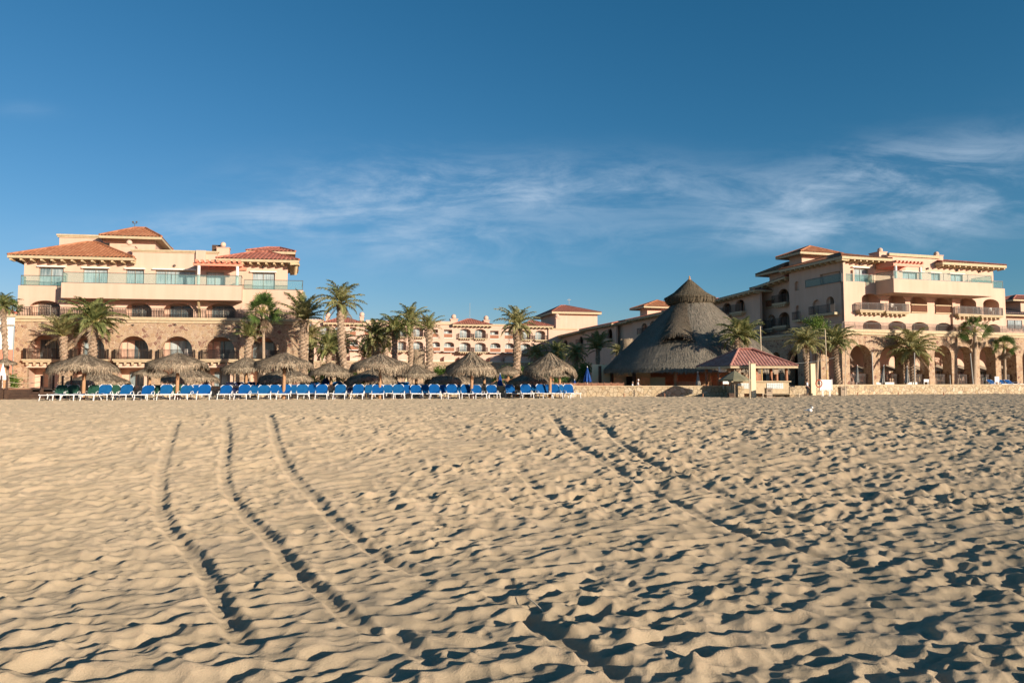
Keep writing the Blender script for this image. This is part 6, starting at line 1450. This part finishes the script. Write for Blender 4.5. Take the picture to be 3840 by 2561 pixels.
ysafe=mth('MAXIMUM',sp.outputs['Y'],.02); tx=mth('DIVIDE',sp.outputs['X'],ysafe); tz=mth('DIVIDE',sp.outputs['Z'],ysafe)
front_=mth('GREATER_THAN',sp.outputs['Y'],.03)
cmb=nt.nodes.new('ShaderNodeCombineXYZ'); L.new(tx,cmb.inputs[0]); L.new(tz,cmb.inputs[1])
def noise(scale,sx,sy,rot,detail=8,rough=.6,dist=0.0,off=0):
    mp=nt.nodes.new('ShaderNodeMapping'); mp.inputs['Rotation'].default_value=(0,0,rot); mp.inputs['Scale'].default_value=(sx,sy,1); mp.inputs['Location'].default_value=(off,off*.7,0); L.new(cmb.outputs[0],mp.inputs[0])
    n=nt.nodes.new('ShaderNodeTexNoise'); n.inputs['Scale'].default_value=scale; n.inputs['Detail'].default_value=detail; n.inputs['Roughness'].default_value=rough; n.inputs['Distortion'].default_value=dist; L.new(mp.outputs[0],n.inputs['Vector']); return n.outputs['Fac']
wz=noise(2.2,1,1,0,3,.5,0,3.1)
def blob(px,py,ax,ay,ang,k):
    cx=(px-CX)/FPX; cz=(HOR-py)/FPX; ax/=FPX; ay/=FPX; ca,sa=math.cos(ang),math.sin(ang)
    dx=mth('SUBTRACT',tx,cx); dz=mth('ADD',mth('SUBTRACT',tz,cz),mth('MULTIPLY',mth('SUBTRACT',wz,.5),.05))
    a=mth('DIVIDE',mth('ADD',mth('MULTIPLY',dx,ca),mth('MULTIPLY',dz,sa)),ax); b=mth('DIVIDE',mth('SUBTRACT',mth('MULTIPLY',dz,ca),mth('MULTIPLY',dx,sa)),ay)
    r2=mth('ADD',mth('MULTIPLY',a,a),mth('MULTIPLY',b,b)); return mth('MULTIPLY',mth('EXPONENT',mth('MULTIPLY',r2,-1.0)),k)
bl=[blob(1950,690,740,95,rad(-1),1.0),blob(1150,790,560,95,rad(9),.7),blob(3350,690,600,130,rad(10),1.25),blob(2950,880,260,50,rad(8),.75),blob(3700,800,400,90,rad(12),.8),blob(1650,900,420,110,rad(0),.8),blob(700,830,500,60,rad(3),.3),blob(2350,900,300,60,0,.3),blob(60,380,120,30,0,.12)]
s=bl[0]
for x in bl[1:]: s=mth('ADD',s,x)
st=noise(3.0,1.0,4.2,rad(-14),9,.62,.9,1.3); st2=noise(9.0,1.0,3.0,rad(-32),8,.65,.6,5.7)
tex=mth('ADD',mth('MULTIPLY',st,.62),mth('MULTIPLY',st2,.38))
mr=nt.nodes.new('ShaderNodeMapRange'); mr.inputs['From Min'].default_value=.38; mr.inputs['From Max'].default_value=.68; mr.interpolation_type='SMOOTHSTEP'; L.new(tex,mr.inputs[0])
fac=mth('MULTIPLY',mth('MULTIPLY',s,mth('ADD',mth('MULTIPLY',mr.outputs[0],.95),.03)),mth('MULTIPLY',front_,.68),None,True)
mix=nt.nodes.new('ShaderNodeMix'); mix.data_type='RGBA'; mix.inputs[7].default_value=(5.2,6.3,7.6,1)
tint=nt.nodes.new('ShaderNodeMix'); tint.data_type='RGBA'; tint.blend_type='MULTIPLY'; tint.inputs[0].default_value=1; tint.inputs[7].default_value=(.50,.97,1.17,1); L.new(sky.outputs[0],tint.inputs[6])
sc_=nt.nodes.new('ShaderNodeSeparateColor'); L.new(tint.outputs[2],sc_.inputs[0]); cc_=nt.nodes.new('ShaderNodeCombineColor')
L.new(mth('MULTIPLY',mth('POWER',sc_.outputs[0],1.58),.82),cc_.inputs[0]); L.new(mth('MULTIPLY',sc_.outputs[1],.80),cc_.inputs[1]); L.new(mth('MULTIPLY',sc_.outputs[2],.84),cc_.inputs[2])
L.new(fac,mix.inputs[0]); L.new(cc_.outputs[0],mix.inputs[6]); L.new(mix.outputs[2],bg.inputs['Color'])
vs=sc.view_settings; vs.view_transform='Standard'; vs.look='None'; vs.exposure=.62; vs.gamma=1
sc.cycles.max_bounces=6; sc.cycles.transparent_max_bounces=12
